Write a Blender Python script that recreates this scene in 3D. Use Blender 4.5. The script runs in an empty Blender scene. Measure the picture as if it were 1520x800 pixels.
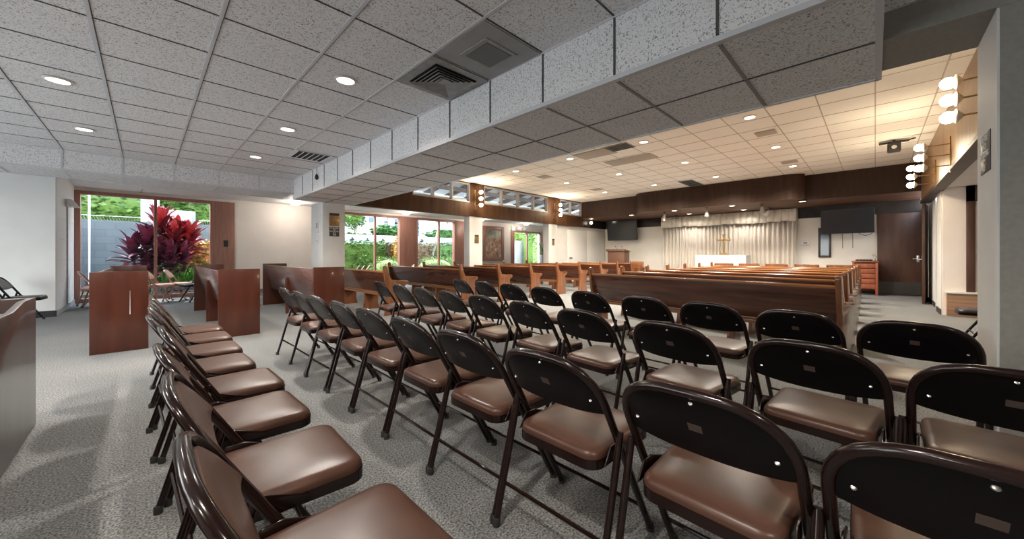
import bpy, bmesh, math, random
from mathutils import Vector, Matrix
PI = math.pi
R = math.radians
random.seed(7)
S = bpy.context.scene
C = S.collection
H = 1.10                      # eye height

# ------------------------------------------------------------------ materials
MATS = {}
def mat(name, color=(.5, .5, .5), rough=.5, metal=0.0, emit=None, es=0.0, coat=0.0, spec=None):
    if name in MATS: return MATS[name]
    m = bpy.data.materials.new(name); m.use_nodes = True
    b = m.node_tree.nodes['Principled BSDF']
    b.inputs['Base Color'].default_value = (*color, 1)
    b.inputs['Roughness'].default_value = rough
    b.inputs['Metallic'].default_value = metal
    if coat: b.inputs['Coat Weight'].default_value = coat; b.inputs['Coat Roughness'].default_value = .08
    if spec is not None: b.inputs['Specular IOR Level'].default_value = spec
    if emit: b.inputs['Emission Color'].default_value = (*emit, 1); b.inputs['Emission Strength'].default_value = es
    MATS[name] = m
    return m
def nodes(m): return m.node_tree.nodes, m.node_tree.links, m.node_tree.nodes['Principled BSDF']
def ramp(n, stops):
    r = n.new('ShaderNodeValToRGB'); e = r.color_ramp.elements
    while len(e) < len(stops): e.new(.5)
    for el, (p, c) in zip(e, stops): el.position = p; el.color = (*c, 1)
    return r
def mapped(n, l, scale, coord='Object', rot=(0, 0, 0)):
    tc = n.new('ShaderNodeTexCoord'); mp = n.new('ShaderNodeMapping')
    mp.inputs['Scale'].default_value = scale; mp.inputs['Rotation'].default_value = rot
    l.new(tc.outputs[coord], mp.inputs['Vector']); return mp
def bump(n, l, b, src, strength, dist=.01):
    bp = n.new('ShaderNodeBump'); bp.inputs['Strength'].default_value = strength; bp.inputs['Distance'].default_value = dist
    l.new(src, bp.inputs['Height']); l.new(bp.outputs['Normal'], b.inputs['Normal'])
def noisy(name, c1, c2, scale=(20, 20, 20), rough=.5, lo=.35, hi=.65, detail=3, bmp=0.0, metal=0, coat=0, rot=(0, 0, 0), spec=None, dist=.01, mid=None):
    m = mat(name, c1, rough, metal, coat=coat, spec=spec); n, l, b = nodes(m)
    mp = mapped(n, l, scale, rot=rot); t = n.new('ShaderNodeTexNoise'); t.inputs['Scale'].default_value = 1; t.inputs['Detail'].default_value = detail
    l.new(mp.outputs[0], t.inputs['Vector'])
    st = [(lo, c1), (hi, c2)] if mid is None else [(lo, c1), ((lo + hi) / 2, mid), (hi, c2)]
    r = ramp(n, st); l.new(t.outputs['Fac'], r.inputs[0]); l.new(r.outputs[0], b.inputs['Base Color'])
    if bmp: bump(n, l, b, t.outputs['Fac'], bmp, dist)
    return m
def wood(name, c1, c2, axis='z', rough=.35, coat=0.0, f=22, spec=None):
    s = {'x': (1.2, f, f), 'y': (f, 1.2, f), 'z': (f, f, 1.2)}[axis]
    return noisy(name, c1, c2, s, rough, .3, .72, 5, .05, coat=coat, spec=spec, mid=tuple((a + b) / 2 for a, b in zip(c1, c2)))
def tile_mat(name, base, dark, amt=.42):
    m = mat(name, base, .9); n, l, b = nodes(m)
    mp = mapped(n, l, (60, 60, 60)); t = n.new('ShaderNodeTexNoise'); t.inputs['Scale'].default_value = 1.45; t.inputs['Detail'].default_value = 2; t.inputs['Distortion'].default_value = 1.2
    l.new(mp.outputs[0], t.inputs['Vector'])
    r = ramp(n, [(amt - .07, dark), (amt, base)]); l.new(t.outputs['Fac'], r.inputs[0]); l.new(r.outputs[0], b.inputs['Base Color'])
    bump(n, l, b, r.outputs[0], .25, .004)
    return m
def brick_mat(name, c1, c2, mortar, bw, bh, rough=.8, rot=(PI / 2, 0, 0)):
    m = mat(name, c1, rough); n, l, b = nodes(m)
    mp = mapped(n, l, (1, 1, 1), rot=rot)
    t = n.new('ShaderNodeTexBrick'); t.inputs['Scale'].default_value = 1
    t.inputs['Brick Width'].default_value = bw; t.inputs['Row Height'].default_value = bh; t.inputs['Mortar Size'].default_value = .006
    for k, c in (('Color1', c1), ('Color2', c2), ('Mortar', mortar)): t.inputs[k].default_value = (*c, 1)
    l.new(mp.outputs[0], t.inputs['Vector']); l.new(t.outputs['Color'], b.inputs['Base Color'])
    bump(n, l, b, t.outputs['Fac'], -.4, .01)
    return m

M_tile = tile_mat('ceiling_tile', (.78, .77, .77), (.28, .27, .27), .44)
M_tile_warm = tile_mat('ceiling_tile_warm', (.90, .87, .80), (.82, .78, .71), .40)
M_tbar = mat('grid_metal', (.58, .58, .60), .45)
M_tbard = mat('grid_dark_and_gap_shade', (.07, .068, .066), .6)
M_tbarl = mat('grid_metal_light', (.55, .56, .58), .4)
M_tbar_w = mat('grid_metal_warm', (.44, .39, .32), .6)
M_white = noisy('white_paint', (.64, .63, .61), (.69, .68, .66), (3, 3, 3), .6)
M_cream = noisy('cream_paint', (.86, .78, .72), (.89, .82, .76), (3, 3, 3), .6)
M_grey_paint = noisy('grey_paint', (.25, .235, .21), (.28, .265, .24), (40, 40, 40), .7, bmp=.1)
M_backw = noisy('back_wall_paint', (.78, .745, .68), (.82, .785, .72), (3, 3, 3), .6)
M_leftw = noisy('left_wall_paint', (.76, .755, .74), (.80, .795, .78), (3, 3, 3), .6)
M_brickw = brick_mat('white_brick', (.84, .84, .83), (.88, .88, .87), (.74, .74, .74), .40, .10, .5, (PI / 2, 0, PI / 2))
M_trim = noisy('brown_trim', (.30, .145, .11), (.38, .19, .14), (25, 25, 2), .4)
M_fascia = wood('fascia_wood', (.050, .022, .011), (.095, .046, .024), 'z', .5, spec=.15, f=9)
M_fascia_d = wood('stage_fascia_wood', (.030, .015, .009), (.052, .027, .017), 'z', .5, spec=.15, f=10)
M_sidewood = wood('side_fascia_wood', (.22, .125, .055), (.33, .20, .10), 'z', .4, f=9)
M_underw = wood('stage_soffit_wood', (.09, .045, .028), (.16, .085, .05), 'y', .5, spec=.2, f=6)
M_darkband = noisy('dark_band', (.018, .014, .013), (.030, .024, .022), (4, 4, 4), .35, spec=.15)
M_carpet = noisy('carpet', (.050, .055, .062), (.30, .31, .32), (115, 115, 50), .95, .34, .66, 3, .7, dist=.006)
def _carpet_warm():
    n, l, b = nodes(M_carpet)
    t = [x for x in n if x.type == 'VALTORGB'][0]
    mp = mapped(n, l, (.9, .9, .9)); q = n.new('ShaderNodeTexNoise'); q.inputs['Scale'].default_value = 1; q.inputs['Detail'].default_value = 4
    l.new(mp.outputs[0], q.inputs['Vector'])
    r2 = ramp(n, [(.35, (.90, .89, .86)), (.65, (1.08, 1.03, .96))]); l.new(q.outputs['Fac'], r2.inputs[0])
    mx = n.new('ShaderNodeMix'); mx.data_type = 'RGBA'; mx.blend_type = 'MULTIPLY'; mx.inputs[0].default_value = 1
    l.new(t.outputs[0], mx.inputs[6]); l.new(r2.outputs[0], mx.inputs[7]); l.new(mx.outputs[2], b.inputs['Base Color'])
_carpet_warm()
M_black = mat('black_rubber', (.02, .02, .02), .6)
M_pew = wood('pew_wood', (.036, .012, .008), (.125, .042, .021), 'y', .22, coat=.5, f=14)
M_pewz = wood('pew_end_wood', (.13, .042, .015), (.25, .095, .035), 'z', .25, coat=.4, f=14)
M_pewtop = wood('pew_top_wood', (.20, .075, .025), (.34, .14, .05), 'y', .22, coat=.4, f=14)
M_box = wood('box_pew_wood', (.052, .012, .006), (.085, .023, .011), 'z', .28, coat=.2, f=9)
M_boxb = wood('box_pew_back_glare_wood', (.15, .08, .07), (.22, .13, .12), 'y', .2, coat=1.0, f=9)  # paler base puts window glare into the colour of the pew backs
M_boxb.node_tree.nodes['Principled BSDF'].inputs['Coat Roughness'].default_value = .22
M_dark_pew = wood('worn_dark_wood', (.018, .011, .010), (.085, .055, .048), 'z', .3, coat=.4, f=6)
M_cmetal = mat('chair_metal', (.012, .005, .004), .18, .0, spec=.4)
M_cmetal2 = mat('chair_back_metal', (.0035, .002, .0025), .3, .0, spec=.18)
M_vinyl = noisy('brown_vinyl', (.068, .030, .020), (.090, .042, .028), (7, 7, 7), .34, bmp=.03, spec=.38)
M_rivet = mat('rivet_steel', (.5, .48, .46), .25, 1)
M_patch = mat('maker_patch', (.07, .045, .035), .5)
M_tan = noisy('tan_vinyl', (.60, .33, .25), (.66, .38, .29), (8, 8, 8), .4)
M_tanm = mat('tan_metal', (.30, .17, .13), .3, .2)
M_bvinyl = mat('black_vinyl', (.03, .028, .028), .35)
M_lamp = mat('lamp_lens', (1, .95, .85), .4, emit=(1, .88, .68), es=5.5)
M_lampc = mat('lamp_lens_cool', (1, .97, .9), .4, emit=(1, .95, .86), es=2.5)
M_bulb = mat('bulb_glow', (1, .95, .85), .4, emit=(1, .86, .62), es=14)
M_ring = mat('lamp_ring', (.75, .70, .64), .4)
M_brass = noisy('brass', (.30, .19, .08), (.46, .31, .14), (40, 40, 40), .3, metal=.9)
M_chrome = mat('chrome', (.75, .75, .75), .2, 1)
M_curtain = mat('curtain_cloth', (.66, .61, .54), .8)
M_val = mat('valance_cloth', (.74, .68, .58), .8)
M_cloth = mat('white_linen', (.60, .585, .55), .8)
M_tv = mat('tv_screen', (.028, .034, .040), .15)
M_tvb = mat('tv_bezel', (.02, .02, .02), .4)
M_signd = mat('sign_dark', (.045, .04, .04), .4)
M_signl = mat('sign_letters', (.72, .70, .66), .5)
M_duct = mat('vent_dark', (.02, .02, .02), .8)
M_ventg = noisy('vent_metal', (.26, .25, .24), (.34, .33, .32), (12, 12, 12), .5)
M_panel = noisy('plain_panel', (.30, .29, .28), (.34, .33, .325), (5, 5, 5), .7)
M_podium = wood('podium_wood', (.10, .045, .028), (.17, .085, .055), 'z', .4)
M_red = wood('red_cabinet_wood', (.27, .070, .035), (.42, .13, .065), 'z', .4)
M_door = wood('dark_door_wood', (.060, .028, .020), (.115, .056, .038), 'z', .42, coat=.0, f=5, spec=.35)
M_kick = mat('kick_plate', (.05, .045, .042), .45)
M_planter = brick_mat('tiled_planter', (.27, .15, .09), (.33, .19, .12), (.20, .12, .08), .07, .30, .7, (PI / 2, 0, PI / 2))
M_doorw = mat('white_door', (.78, .78, .76), .5)
def glass():
    m = bpy.data.materials.new('window_glass'); m.use_nodes = True; n = m.node_tree.nodes; l = m.node_tree.links
    n.remove(n['Principled BSDF']); o = n['Material Output']
    t = n.new('ShaderNodeBsdfTransparent'); t.inputs[0].default_value = (.96, .98, .97, 1)
    g = n.new('ShaderNodeBsdfGlossy'); g.inputs['Roughness'].default_value = .02
    f = n.new('ShaderNodeFresnel'); f.inputs[0].default_value = 1.3
    mx = n.new('ShaderNodeMixShader'); ge = n.new('ShaderNodeNewGeometry'); sb = n.new('ShaderNodeMath'); sb.operation = 'SUBTRACT'; sb.use_clamp = True
    l.new(f.outputs[0], sb.inputs[0]); l.new(ge.outputs['Backfacing'], sb.inputs[1]); l.new(sb.outputs[0], mx.inputs[0]); l.new(t.outputs[0], mx.inputs[1]); l.new(g.outputs[0], mx.inputs[2])
    l.new(mx.outputs[0], o.inputs[0]); return m
M_glass = glass()
M_block = brick_mat('block_wall', (.085, .097, .108), (.105, .118, .128), (.065, .074, .082), .41, .205, .9)
M_stucco = noisy('white_stucco', (.36, .36, .35), (.42, .42, .41), (6, 6, 6), .9)
M_bldg = noisy('building_white', (.36, .36, .36), (.40, .40, .40), (2, 2, 2), .9)
M_bwin = mat('building_window', (.05, .09, .12), .2)
M_patio = noisy('patio_concrete', (.38, .37, .36), (.46, .45, .43), (5, 5, 5), .9)
M_soil = noisy('soil', (.06, .045, .03), (.12, .09, .06), (8, 8, 8), .95)
M_rock = noisy('rock', (.10, .10, .10), (.22, .21, .20), (9, 9, 9), .9, bmp=.4)
M_bark = noisy('bark', (.20, .17, .14), (.38, .34, .28), (12, 12, 3), .9, bmp=.3)
M_steelw = mat('white_metal', (.75, .75, .75), .4)
M_ac = mat('ac_casing', (.20, .21, .21), .5)
M_rafter = noisy('rafter_wood', (.10, .075, .065), (.17, .13, .11), (12, 12, 12), .7)
M_roofb = mat('roof_boards', (.70, .74, .78), .8)
def leafmat(name, c1, c2, c3=None, rough=.45):
    m = mat(name, c1, rough); n, l, b = nodes(m)
    g = n.new('ShaderNodeNewGeometry')
    st = [(0, c1), (1, c2)] if c3 is None else [(0, c1), (.55, c2), (1, c3)]
    r = ramp(n, st); l.new(g.outputs['Random Per Island'], r.inputs[0]); l.new(r.outputs[0], b.inputs['Base Color'])
    b.inputs['Subsurface Weight'].default_value = 0
    return m
M_hedge = leafmat('hedge_leaf', (.018, .055, .008), (.055, .14, .018), (.13, .23, .04))
M_shade = leafmat('dense_leaf', (.018, .06, .018), (.05, .14, .03), (.12, .26, .06))
M_mixed = leafmat('mixed_leaf', (.06, .11, .03), (.18, .17, .08), (.24, .12, .09))
M_croton = leafmat('croton_leaf', (.12, .20, .03), (.50, .30, .04), (.42, .14, .05))
M_blade = leafmat('grass_blade', (.05, .20, .03), (.14, .42, .05), (.28, .55, .10))
M_ti = leafmat('ti_leaf', (.08, .010, .018), (.28, .015, .022), (.50, .05, .05), .35)
M_tid = leafmat('ti_leaf_purple', (.06, .015, .035), (.15, .03, .06), (.26, .04, .08), .35)
M_round = leafmat('clipped_leaf', (.08, .15, .03), (.18, .30, .06), (.32, .42, .12))

# ------------------------------------------------------------------ mesh helpers
def finish(name, bm, m, parent=None, smooth=True, angle=40):
    bmesh.ops.recalc_face_normals(bm, faces=bm.faces)
    me = bpy.data.meshes.new(name); bm.to_mesh(me); bm.free()
    ms = m if isinstance(m, (list, tuple)) else [m]
    for x in ms: me.materials.append(x)
    for p in me.polygons: p.use_smooth = smooth
    if smooth: me.set_sharp_from_angle(angle=R(angle))
    o = bpy.data.objects.new(name, me); C.objects.link(o)
    if parent: o.parent = parent
    return o
def box(bm, x0, x1, y0, y1, z0, z1, bev=0.0, mi=0, seg=2):
    b = bmesh.new()
    bmesh.ops.create_cube(b, size=1)
    for v in b.verts: v.co = Vector(((x0 + x1) / 2 + v.co.x * (x1 - x0), (y0 + y1) / 2 + v.co.y * (y1 - y0), (z0 + z1) / 2 + v.co.z * (z1 - z0)))
    if bev: bmesh.ops.bevel(b, geom=b.edges[:], offset=bev, segments=seg, profile=.5, affect='EDGES')
    join(bm, b, mi)
def join(bm, b, mi=0, M=None):
    vm = {}
    for v in b.verts: vm[v.index if False else v] = bm.verts.new(M @ v.co if M else v.co)
    for f in b.faces:
        nf = bm.faces.new([vm[v] for v in f.verts]); nf.material_index = mi; nf.smooth = True
    b.free()
def prism(bm, poly, axis, a, b, mi=0, bev=0.0):
    """extrude 2-D polygon along axis. axis 'y': poly=(x,z); 'x': poly=(y,z); 'z': poly=(x,y)"""
    t = bmesh.new()
    def P(p, h): return {'y': (p[0], h, p[1]), 'x': (h, p[0], p[1]), 'z': (p[0], p[1], h)}[axis]
    lo = [t.verts.new(P(p, a)) for p in poly]; hi = [t.verts.new(P(p, b)) for p in poly]
    n = len(poly); t.faces.new(lo); t.faces.new(hi[::-1])
    for i in range(n): t.faces.new((lo[i], hi[i], hi[(i + 1) % n], lo[(i + 1) % n]))
    if bev:
        bmesh.ops.recalc_face_normals(t, faces=t.faces)
        es = [e for e in t.edges if len(e.link_faces) == 2 and e.calc_face_angle(0) > .7]
        bmesh.ops.bevel(t, geom=es, offset=bev, segments=2, profile=.5, affect='EDGES')
    join(bm, t, mi)
def tube(bm, pts, r, seg=10, closed=False, mi=0, cap=True, taper=None):
    pts = [Vector(p) for p in pts]; n = len(pts); rings = []
    up = None
    for i, p in enumerate(pts):
        if closed: d = pts[(i + 1) % n] - pts[i - 1]
        else: d = pts[min(i + 1, n - 1)] - pts[max(i - 1, 0)]
        d.normalize()
        if up is None:
            up = Vector((0, 0, 1)) if abs(d.z) < .9 else Vector((1, 0, 0))
        a = d.cross(up).normalized(); b_ = a.cross(d).normalized(); up = b_
        rr = r if taper is None else r * taper[i]
        rings.append([bm.verts.new(p + a * math.cos(2 * PI * k / seg) * rr + b_ * math.sin(2 * PI * k / seg) * rr) for k in range(seg)])
    m = n if closed else n - 1
    for i in range(m):
        A, B = rings[i], rings[(i + 1) % n]
        for k in range(seg):
            f = bm.faces.new((A[k], A[(k + 1) % seg], B[(k + 1) % seg], B[k])); f.material_index = mi
    if cap and not closed:
        f = bm.faces.new(rings[0][::-1]); f.material_index = mi; f = bm.faces.new(rings[-1]); f.material_index = mi
def lathe(bm, prof, c=(0, 0, 0), seg=24, mi=0, M=None):
    t = bmesh.new(); rings = []
    for r, z in prof:
        if r < 1e-5: rings.append([t.verts.new((0, 0, z))])
        else: rings.append([t.verts.new((r * math.cos(2 * PI * k / seg), r * math.sin(2 * PI * k / seg), z)) for k in range(seg)])
    for A, B in zip(rings, rings[1:]):
        for k in range(seg):
            k2 = (k + 1) % seg
            vs = [A[k % len(A)], A[k2 % len(A)], B[k2 % len(B)], B[k % len(B)]]
            u = []
            for v in vs:
                if v not in u: u.append(v)
            if len(u) > 2: t.faces.new(u)
    for rg in (rings[0], rings[-1]):
        if len(rg) > 2:
            try: t.faces.new(rg)
            except ValueError: pass
    join(bm, t, mi, Matrix.Translation(c) @ (M or Matrix.Identity(4)))
def B(): return bmesh.new()
def thing(name, label, cat, loc=(0, 0, 0), rz=0, group=None):
    o = bpy.data.objects.new(name, None); C.objects.link(o); o.location = loc; o.rotation_euler = (0, 0, rz)
    o.empty_display_size = .1
    return tag(o, label, cat, group)
def tag(o, label, cat, group=None):
    o['label'] = label; o['category'] = cat
    if group: o['group'] = group
    return o
def struct(name, bm, m, **k):
    o = finish(name, bm, m, **k); o['kind'] = 'structure'; return o
def dup(root, loc=None, rz=None, label=None, group=None, scale=None):
    r = root.copy(); C.objects.link(r)
    if loc is not None: r.location = loc
    if rz is not None: r.rotation_euler = (0, 0, rz)
    if label: r['label'] = label
    if group: r['group'] = group
    if scale: r.scale = scale
    for ch in list(root.children):
        c = ch.copy(); C.objects.link(c); c.parent = r
        for g in list(ch.children):
            d = g.copy(); C.objects.link(d); d.parent = c
    return r
def boxobj(name, m, parent, *a, bev=0.0, kind=None, angle=40):
    bm = B(); box(bm, *a, bev=bev); o = finish(name, bm, m, parent, angle=angle)
    if kind: o['kind'] = kind
    return o
ORD = ['first', 'second', 'third', 'fourth', 'fifth', 'sixth', 'seventh', 'eighth', 'ninth', 'tenth', 'eleventh', 'twelfth', 'thirteenth', 'fourteenth', 'fifteenth']

# ------------------------------------------------------------------ room dimensions
ZL = 2.664           # low ceiling
ZB = 2.25            # underside of the dropped beam
ZM = 3.25            # main ceiling
XB0, XB1 = 2.17, 3.38
YS = 8.53            # pillar line
YW = 12.9            # window wall
ZA = 2.66            # aisle ceiling
XF = 12.6; ZF = 2.58 # stage fascia
XW = 14.6            # back wall
YR = -.75

# floor
bm = B(); box(bm, -4.5, 16.0, -4.2, YW + .1, -.12, 0); struct('floor', bm, M_carpet)
# ------------------------------------------------------------------ ceilings
s_, X0g, Y0g = .61, -.257, 3.651     # measured tile grid
def grid(bm, x0, x1, y0, y1, z, gx, gy, step, wx=.022, wy=.011, down=.006):
    k = math.ceil((x0 - gx) / step)
    while gx + k * step <= x1 + 1e-3:
        x = gx + k * step
        if x0 + .02 < x < x1 - .02: box(bm, x - wx / 2, x + wx / 2, y0, y1, z - down, z + .004); box(bm, x + wx / 2, x + wx / 2 + .005, y0, y1, z - down * .5, z + .004, mi=1)  # thin side strip paints in the shadow gap beside each bar
        k += 1
    k = math.ceil((y0 - gy) / step)
    while gy + k * step <= y1 + 1e-3:
        y = gy + k * step
        if y0 + .02 < y < y1 - .02: box(bm, x0, x1, y - wy / 2, y + wy / 2, z - down * .6, z + .004, mi=1)
        k += 1
bm = B(); box(bm, -4.5, XB0, -4.2, YS, ZL, ZL + .1); box(bm, XB0, 2.79, -4.2, -.03, ZL, ZL + .1); low = struct('ceiling', bm, M_tile)
bm = B(); grid(bm, -4.5, XB0, -4.2, YS, ZL, X0g, Y0g, s_); finish('ceiling_grid', bm, [M_tbar, M_tbard], low)
# soffit at the window end of the low ceiling
bm = B(); box(bm, -4.5, XB0, YS, 9.4, 2.365, ZL + .1); so = struct('ceiling_soffit', bm, M_tile)
so.name = 'trim_1'
bm = B()
k = 0
while X0g - 7 * s_ + k * s_ < XB0:
    x = X0g - 6 * s_ + k * s_
    if x > -4.4 and x < XB0 - .05:
        box(bm, x - .012, x + .012, YS - .006, YS + .004, 2.365, ZL)
        box(bm, x - .012, x + .012, YS, 9.4, 2.359, 2.37)
    k += 1
box(bm, -4.5, XB0, YS - .012, YS + .02, 2.355, 2.38); box(bm, -4.5, XB0, YS - .012, YS + .004, ZL - .012, ZL + .002)
box(bm, -4.5, XB0, 9.38, 9.41, 2.355, 2.38)
finish('soffit_grid', bm, M_tbar, so)
# dropped beam
bm = B(); box(bm, XB0, XB1, 0, YS + .06, ZB, ZM + .1); beam = struct('trim_2', bm, M_tile)
bm = B()
k = 0
for k in range(-8, 12):
    y = Y0g + k * s_
    if .04 < y < YS - .05:
        box(bm, XB0 - .006, XB0 + .004, y - .007, y + .007, ZB + .03, ZL - .01, mi=1)
        box(bm, XB0, XB1, y - .010, y + .010, ZB - .005, ZB + .004, mi=2)
box(bm, XB0 + .603, XB0 + .613, 0, YS, ZB - .006, ZB + .004, mi=1)
box(bm, XB0 - .012, XB0 + .03, -.012, YS, ZB - .008, ZB + .022)
box(bm, XB1 - .02, XB1 + .008, -.012, YS, ZB - .008, ZB + .02)
box(bm, XB0 - .01, XB0 + .004, 0, YS, ZL - .012, ZL + .002)
box(bm, XB0 - .012, XB1 + .008, -.03, 0, ZB - .008, ZL + .3)
finish('beam_grid', bm, [M_tbar, M_tbard, mat('grid_metal_mid', (.22, .215, .21), .5)], beam)
# header to the right of the beam and the wall end it rests on
bm = B(); box(bm, 2.79, 3.25, -4.2, -.03, ZB, 2.395); box(bm, 2.79, 3.25, -4.2, -.03, 2.4, ZM + .1)
struct('trim_3', bm, M_grey_paint)
bm = B(); box(bm, 2.795, 3.25, -4.2, -.41, 0, ZB); wr = struct('wall_right', bm, M_grey_paint)
bm = B(); box(bm, 2.80, 3.255, -.412, -.402, 0, ZB); finish('side_face', bm, M_white, wr)
bm = B(); box(bm, 2.778, 2.788, -4.2, -.03, 2.41, ZL); box(bm, 2.768, 2.79, -4.2, -.03, 2.395, 2.408); finish('header_tile', bm, M_tile, wr)
bm = B(); box(bm, 2.78, 2.794, -4.2, -.41, 0, .1); struct('baseboard_right', bm, M_black)
# main ceiling
bm = B(); box(bm, XB1 - .02, 15, YR - .1, YS + .1, ZM, ZM + .1); mc = struct('ceiling_main', bm, M_tile_warm)
mc.name = 'ceiling_main'
bm = B(); grid(bm, XB1, XF + .1, YR, YS, ZM, XB1, 0.0, .575, .010, .014, .004); finish('main_ceiling_grid', bm, [M_tbar_w, M_tbar_w], mc)
# aisle ceiling
bm = B(); box(bm, -4.5, 16, YS + .1, YW + .1, ZA, ZA + .08); struct('ceiling_aisle', bm, M_white)
# ------------------------------------------------------------------ walls
bm = B(); box(bm, -4.5, -1.13, 10.4, 10.6, 0, ZA); wl = struct('wall_left', bm, M_leftw)
bm = B(); box(bm, -4.5, -1.115, 10.385, 10.4, 0, .11); struct('baseboard_left', bm, M_black)
bm = B(); box(bm, -1.3, -1.13, 10.6, YW + .15, 0, ZA); struct('wall_alcove', bm, M_brickw)
bm = B(); box(bm, -1.13, -1.115, 10.4, YW, 0, .10); struct('baseboard_alcove', bm, mat('grey_base', (.45, .46, .47), .6))
bm = B()
for a, b, z0, z1 in ((-4.4, 2.0, 0, 3.3), (9.6, 10.6, 0, 3.3), (2.0, 9.6, 0, .12), (2.0, 9.6, 2.3, 3.3)): box(bm, -4.7, -4.5, a, b, z0, z1)
struct('wall_side', bm, M_white)
gw = bpy.data.objects.new('window_9', None); C.objects.link(gw); gw['kind'] = 'structure'; gw.location = (-4.5, 2.0, .12)  # side glazing out of view, added to bring in daylight and its reflections
bm = B(); box(bm, -.1, .0, 0, 7.6, 2.12, 2.18); box(bm, -.1, 0, 0, 7.6, 0, .06)
for i in range(6): box(bm, -.1, 0, i * 1.504, i * 1.504 + .08, .06, 2.12)
finish('window_frame', bm, M_trim, gw)
bm = B(); box(bm, -.06, -.054, 0, 7.6, .06, 2.12); finish('pane', bm, M_glass, gw, smooth=False)
bm = B(); box(bm, -4.7, 3.2, -4.4, -4.2, 0, 3.3); struct('wall_rear', bm, M_white)
# window wall
def wx(px):           # X on the window wall for an image column of the survey photo
    k = (px - 760) / 542.; s, c = .7053, .709
    d = YW / (s - k * c); return d * (k * s + c)
W1a, W1b = -1.13, wx(318)
bm = B()
for a, b, z0, z1 in ((-4.5, -1.3, 0, ZA), (-1.3, 16, 2.58, ZA), (wx(348), 4.28, 0, 2.58), (wx(690.5), wx(758), 0, 2.58), (wx(801), 16, 0, 2.58)):
    box(bm, a, b, YW, YW + .15, z0, z1)
box(bm, wx(764), wx(801), YW, YW + .15, 2.33, 2.58)
struct('wall_window', bm, M_cream)
bm = B(); box(bm, wx(348), 4.28, YW - .012, YW, 0, .1); box(bm, wx(690.5), wx(758), YW - .012, YW, 0, .1); struct('baseboard_window', bm, M_trim)
def window(n, x0, x1, mull, z1=2.58, jl=.09, jr=.09, post=None):
    t = bpy.data.objects.new('window_%d' % n, None); C.objects.link(t); t['kind'] = 'structure'; t.location = (x0, YW, 0)
    L = x1 - x0
    bm = B()
    box(bm, 0, jl, -.06, .12, 0, z1, .004); box(bm, L - jr, L, -.06, .12, 0, z1, .004)
    box(bm, jl, L - jr, -.05, .11, z1 - .08, z1, .004); box(bm, jl, L - jr, -.05, .11, 0, .10, .004)
    finish('window_frame', bm, M_trim, t)
    bm = B()
    for q in mull: box(bm, q - x0 - .03, q - x0 + .03, -.03, .07, .1, z1 - .08, .003)
    finish('mullion', bm, M_trim, t)
    bm = B(); box(bm, jl, L - jr, .02, .028, .1, z1 - .08); g = finish('pane', bm, M_glass, t, smooth=False)
    return t
window(1, W1a, W1b, [wx(231)])
bm = B(); box(bm, W1b, wx(348), YW - .05, YW + .12, 0, 2.58, .004); pn = struct('trim_4', bm, M_trim)
window(2, 4.30, wx(603), [wx(557)], jl=.06, jr=.30)
bm = B(); box(bm, wx(603), wx(617.5), YW - .02, YW + .25, 0, 2.58, .004); struct('trim_5', bm, M_trim)
window(3, wx(617.5), wx(690.5), [wx(651.5)], jl=.05, jr=.62)
window(4, wx(758), wx(803), [wx(782.5)], z1=2.33, jl=.22, jr=.06)
# pillars on the main room's aisle line
for i, (a, b) in enumerate(((2.73, 3.20), (6.79, 7.29), (10.5, 10.99))):
    dp = 9.3 if i == 0 else 8.80
    bm = B(); box(bm, a, b, YS, dp, 0, ZB + .02, .006); p = struct('wall_pillar_%s' % 'abc'[i], bm, M_white)
    p.name = 'wall_pillar'
# upper wood wall with clerestory
bm = B(); box(bm, XB1, XF + .1, YS - .02, YS + .14, ZB, 2.66)
for a, b in ((XB1, 4.9), (6.79, 7.35), (10.42, 11.15)): box(bm, a, b, YS - .02, YS + .14, 2.66, ZM)
box(bm, XB1, XF + .1, YS - .02, YS + .14, ZM - .03, ZM)
struct('wall_upper', bm, M_fascia)
def clere(n, x0, x1, k):
    t = bpy.data.objects.new('window_%d' % n, None); C.objects.link(t); t['kind'] = 'structure'; t.location = (x0, YS, 0)
    L = x1 - x0; bm = B()
    box(bm, 0, L, -.01, .10, 2.66, 2.69); box(bm, 0, L, -.01, .10, ZM - .06, ZM - .03)
    for i in range(k + 1): box(bm, i * L / k - .02 * (i > 0), i * L / k + .02 * (i < k) + .01, -.01, .10, 2.69, ZM - .06)
    finish('window_frame', bm, mat('clerestory_frame', (.33, .30, .28), .5), t)
    bm = B(); box(bm, .02, L - .02, .06, .066, 2.69, ZM - .06); finish('pane', bm, M_glass, t, smooth=False)
clere(5, 4.9, 6.79, 3); clere(6, 7.35, 10.42, 4); clere(7, 11.15, XF, 2)
# wall with white door right of the last pillar
bm = B(); box(bm, 10.99, XF + .05, 8.62, 8.74, 0, ZB + .02); box(bm, XF + .05, XW, 8.62, 8.74, 0, ZA); struct('wall_side_door', bm, M_white)
dt = bpy.data.objects.new('door_1', None); C.objects.link(dt); dt['kind'] = 'structure'; dt.location = (11.75, 8.62, 0)
boxobj('door_leaf', M_doorw, dt, 0, 1.34, -.04, -.002, .02, 2.1, bev=.004); boxobj('door_leaf', M_doorw, dt, 1.35, 2.69, -.04, -.002, .02, 2.1, bev=.004)
bm = B(); lathe(bm, [(0, 0), (.03, .0), (.03, .02), (.012, .03), (.012, .06), (.03, .07), (.03, .1), (0, .11)], (.13, -.04, .98), 16, M=Matrix.Rotation(PI / 2, 4, 'X')); finish('door_handle', bm, M_kick, dt)
for z in (.4, 1.05, 1.9): boxobj('hinge', M_chrome, dt, 2.68, 2.72, -.055, -.03, z, z + .1)
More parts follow.
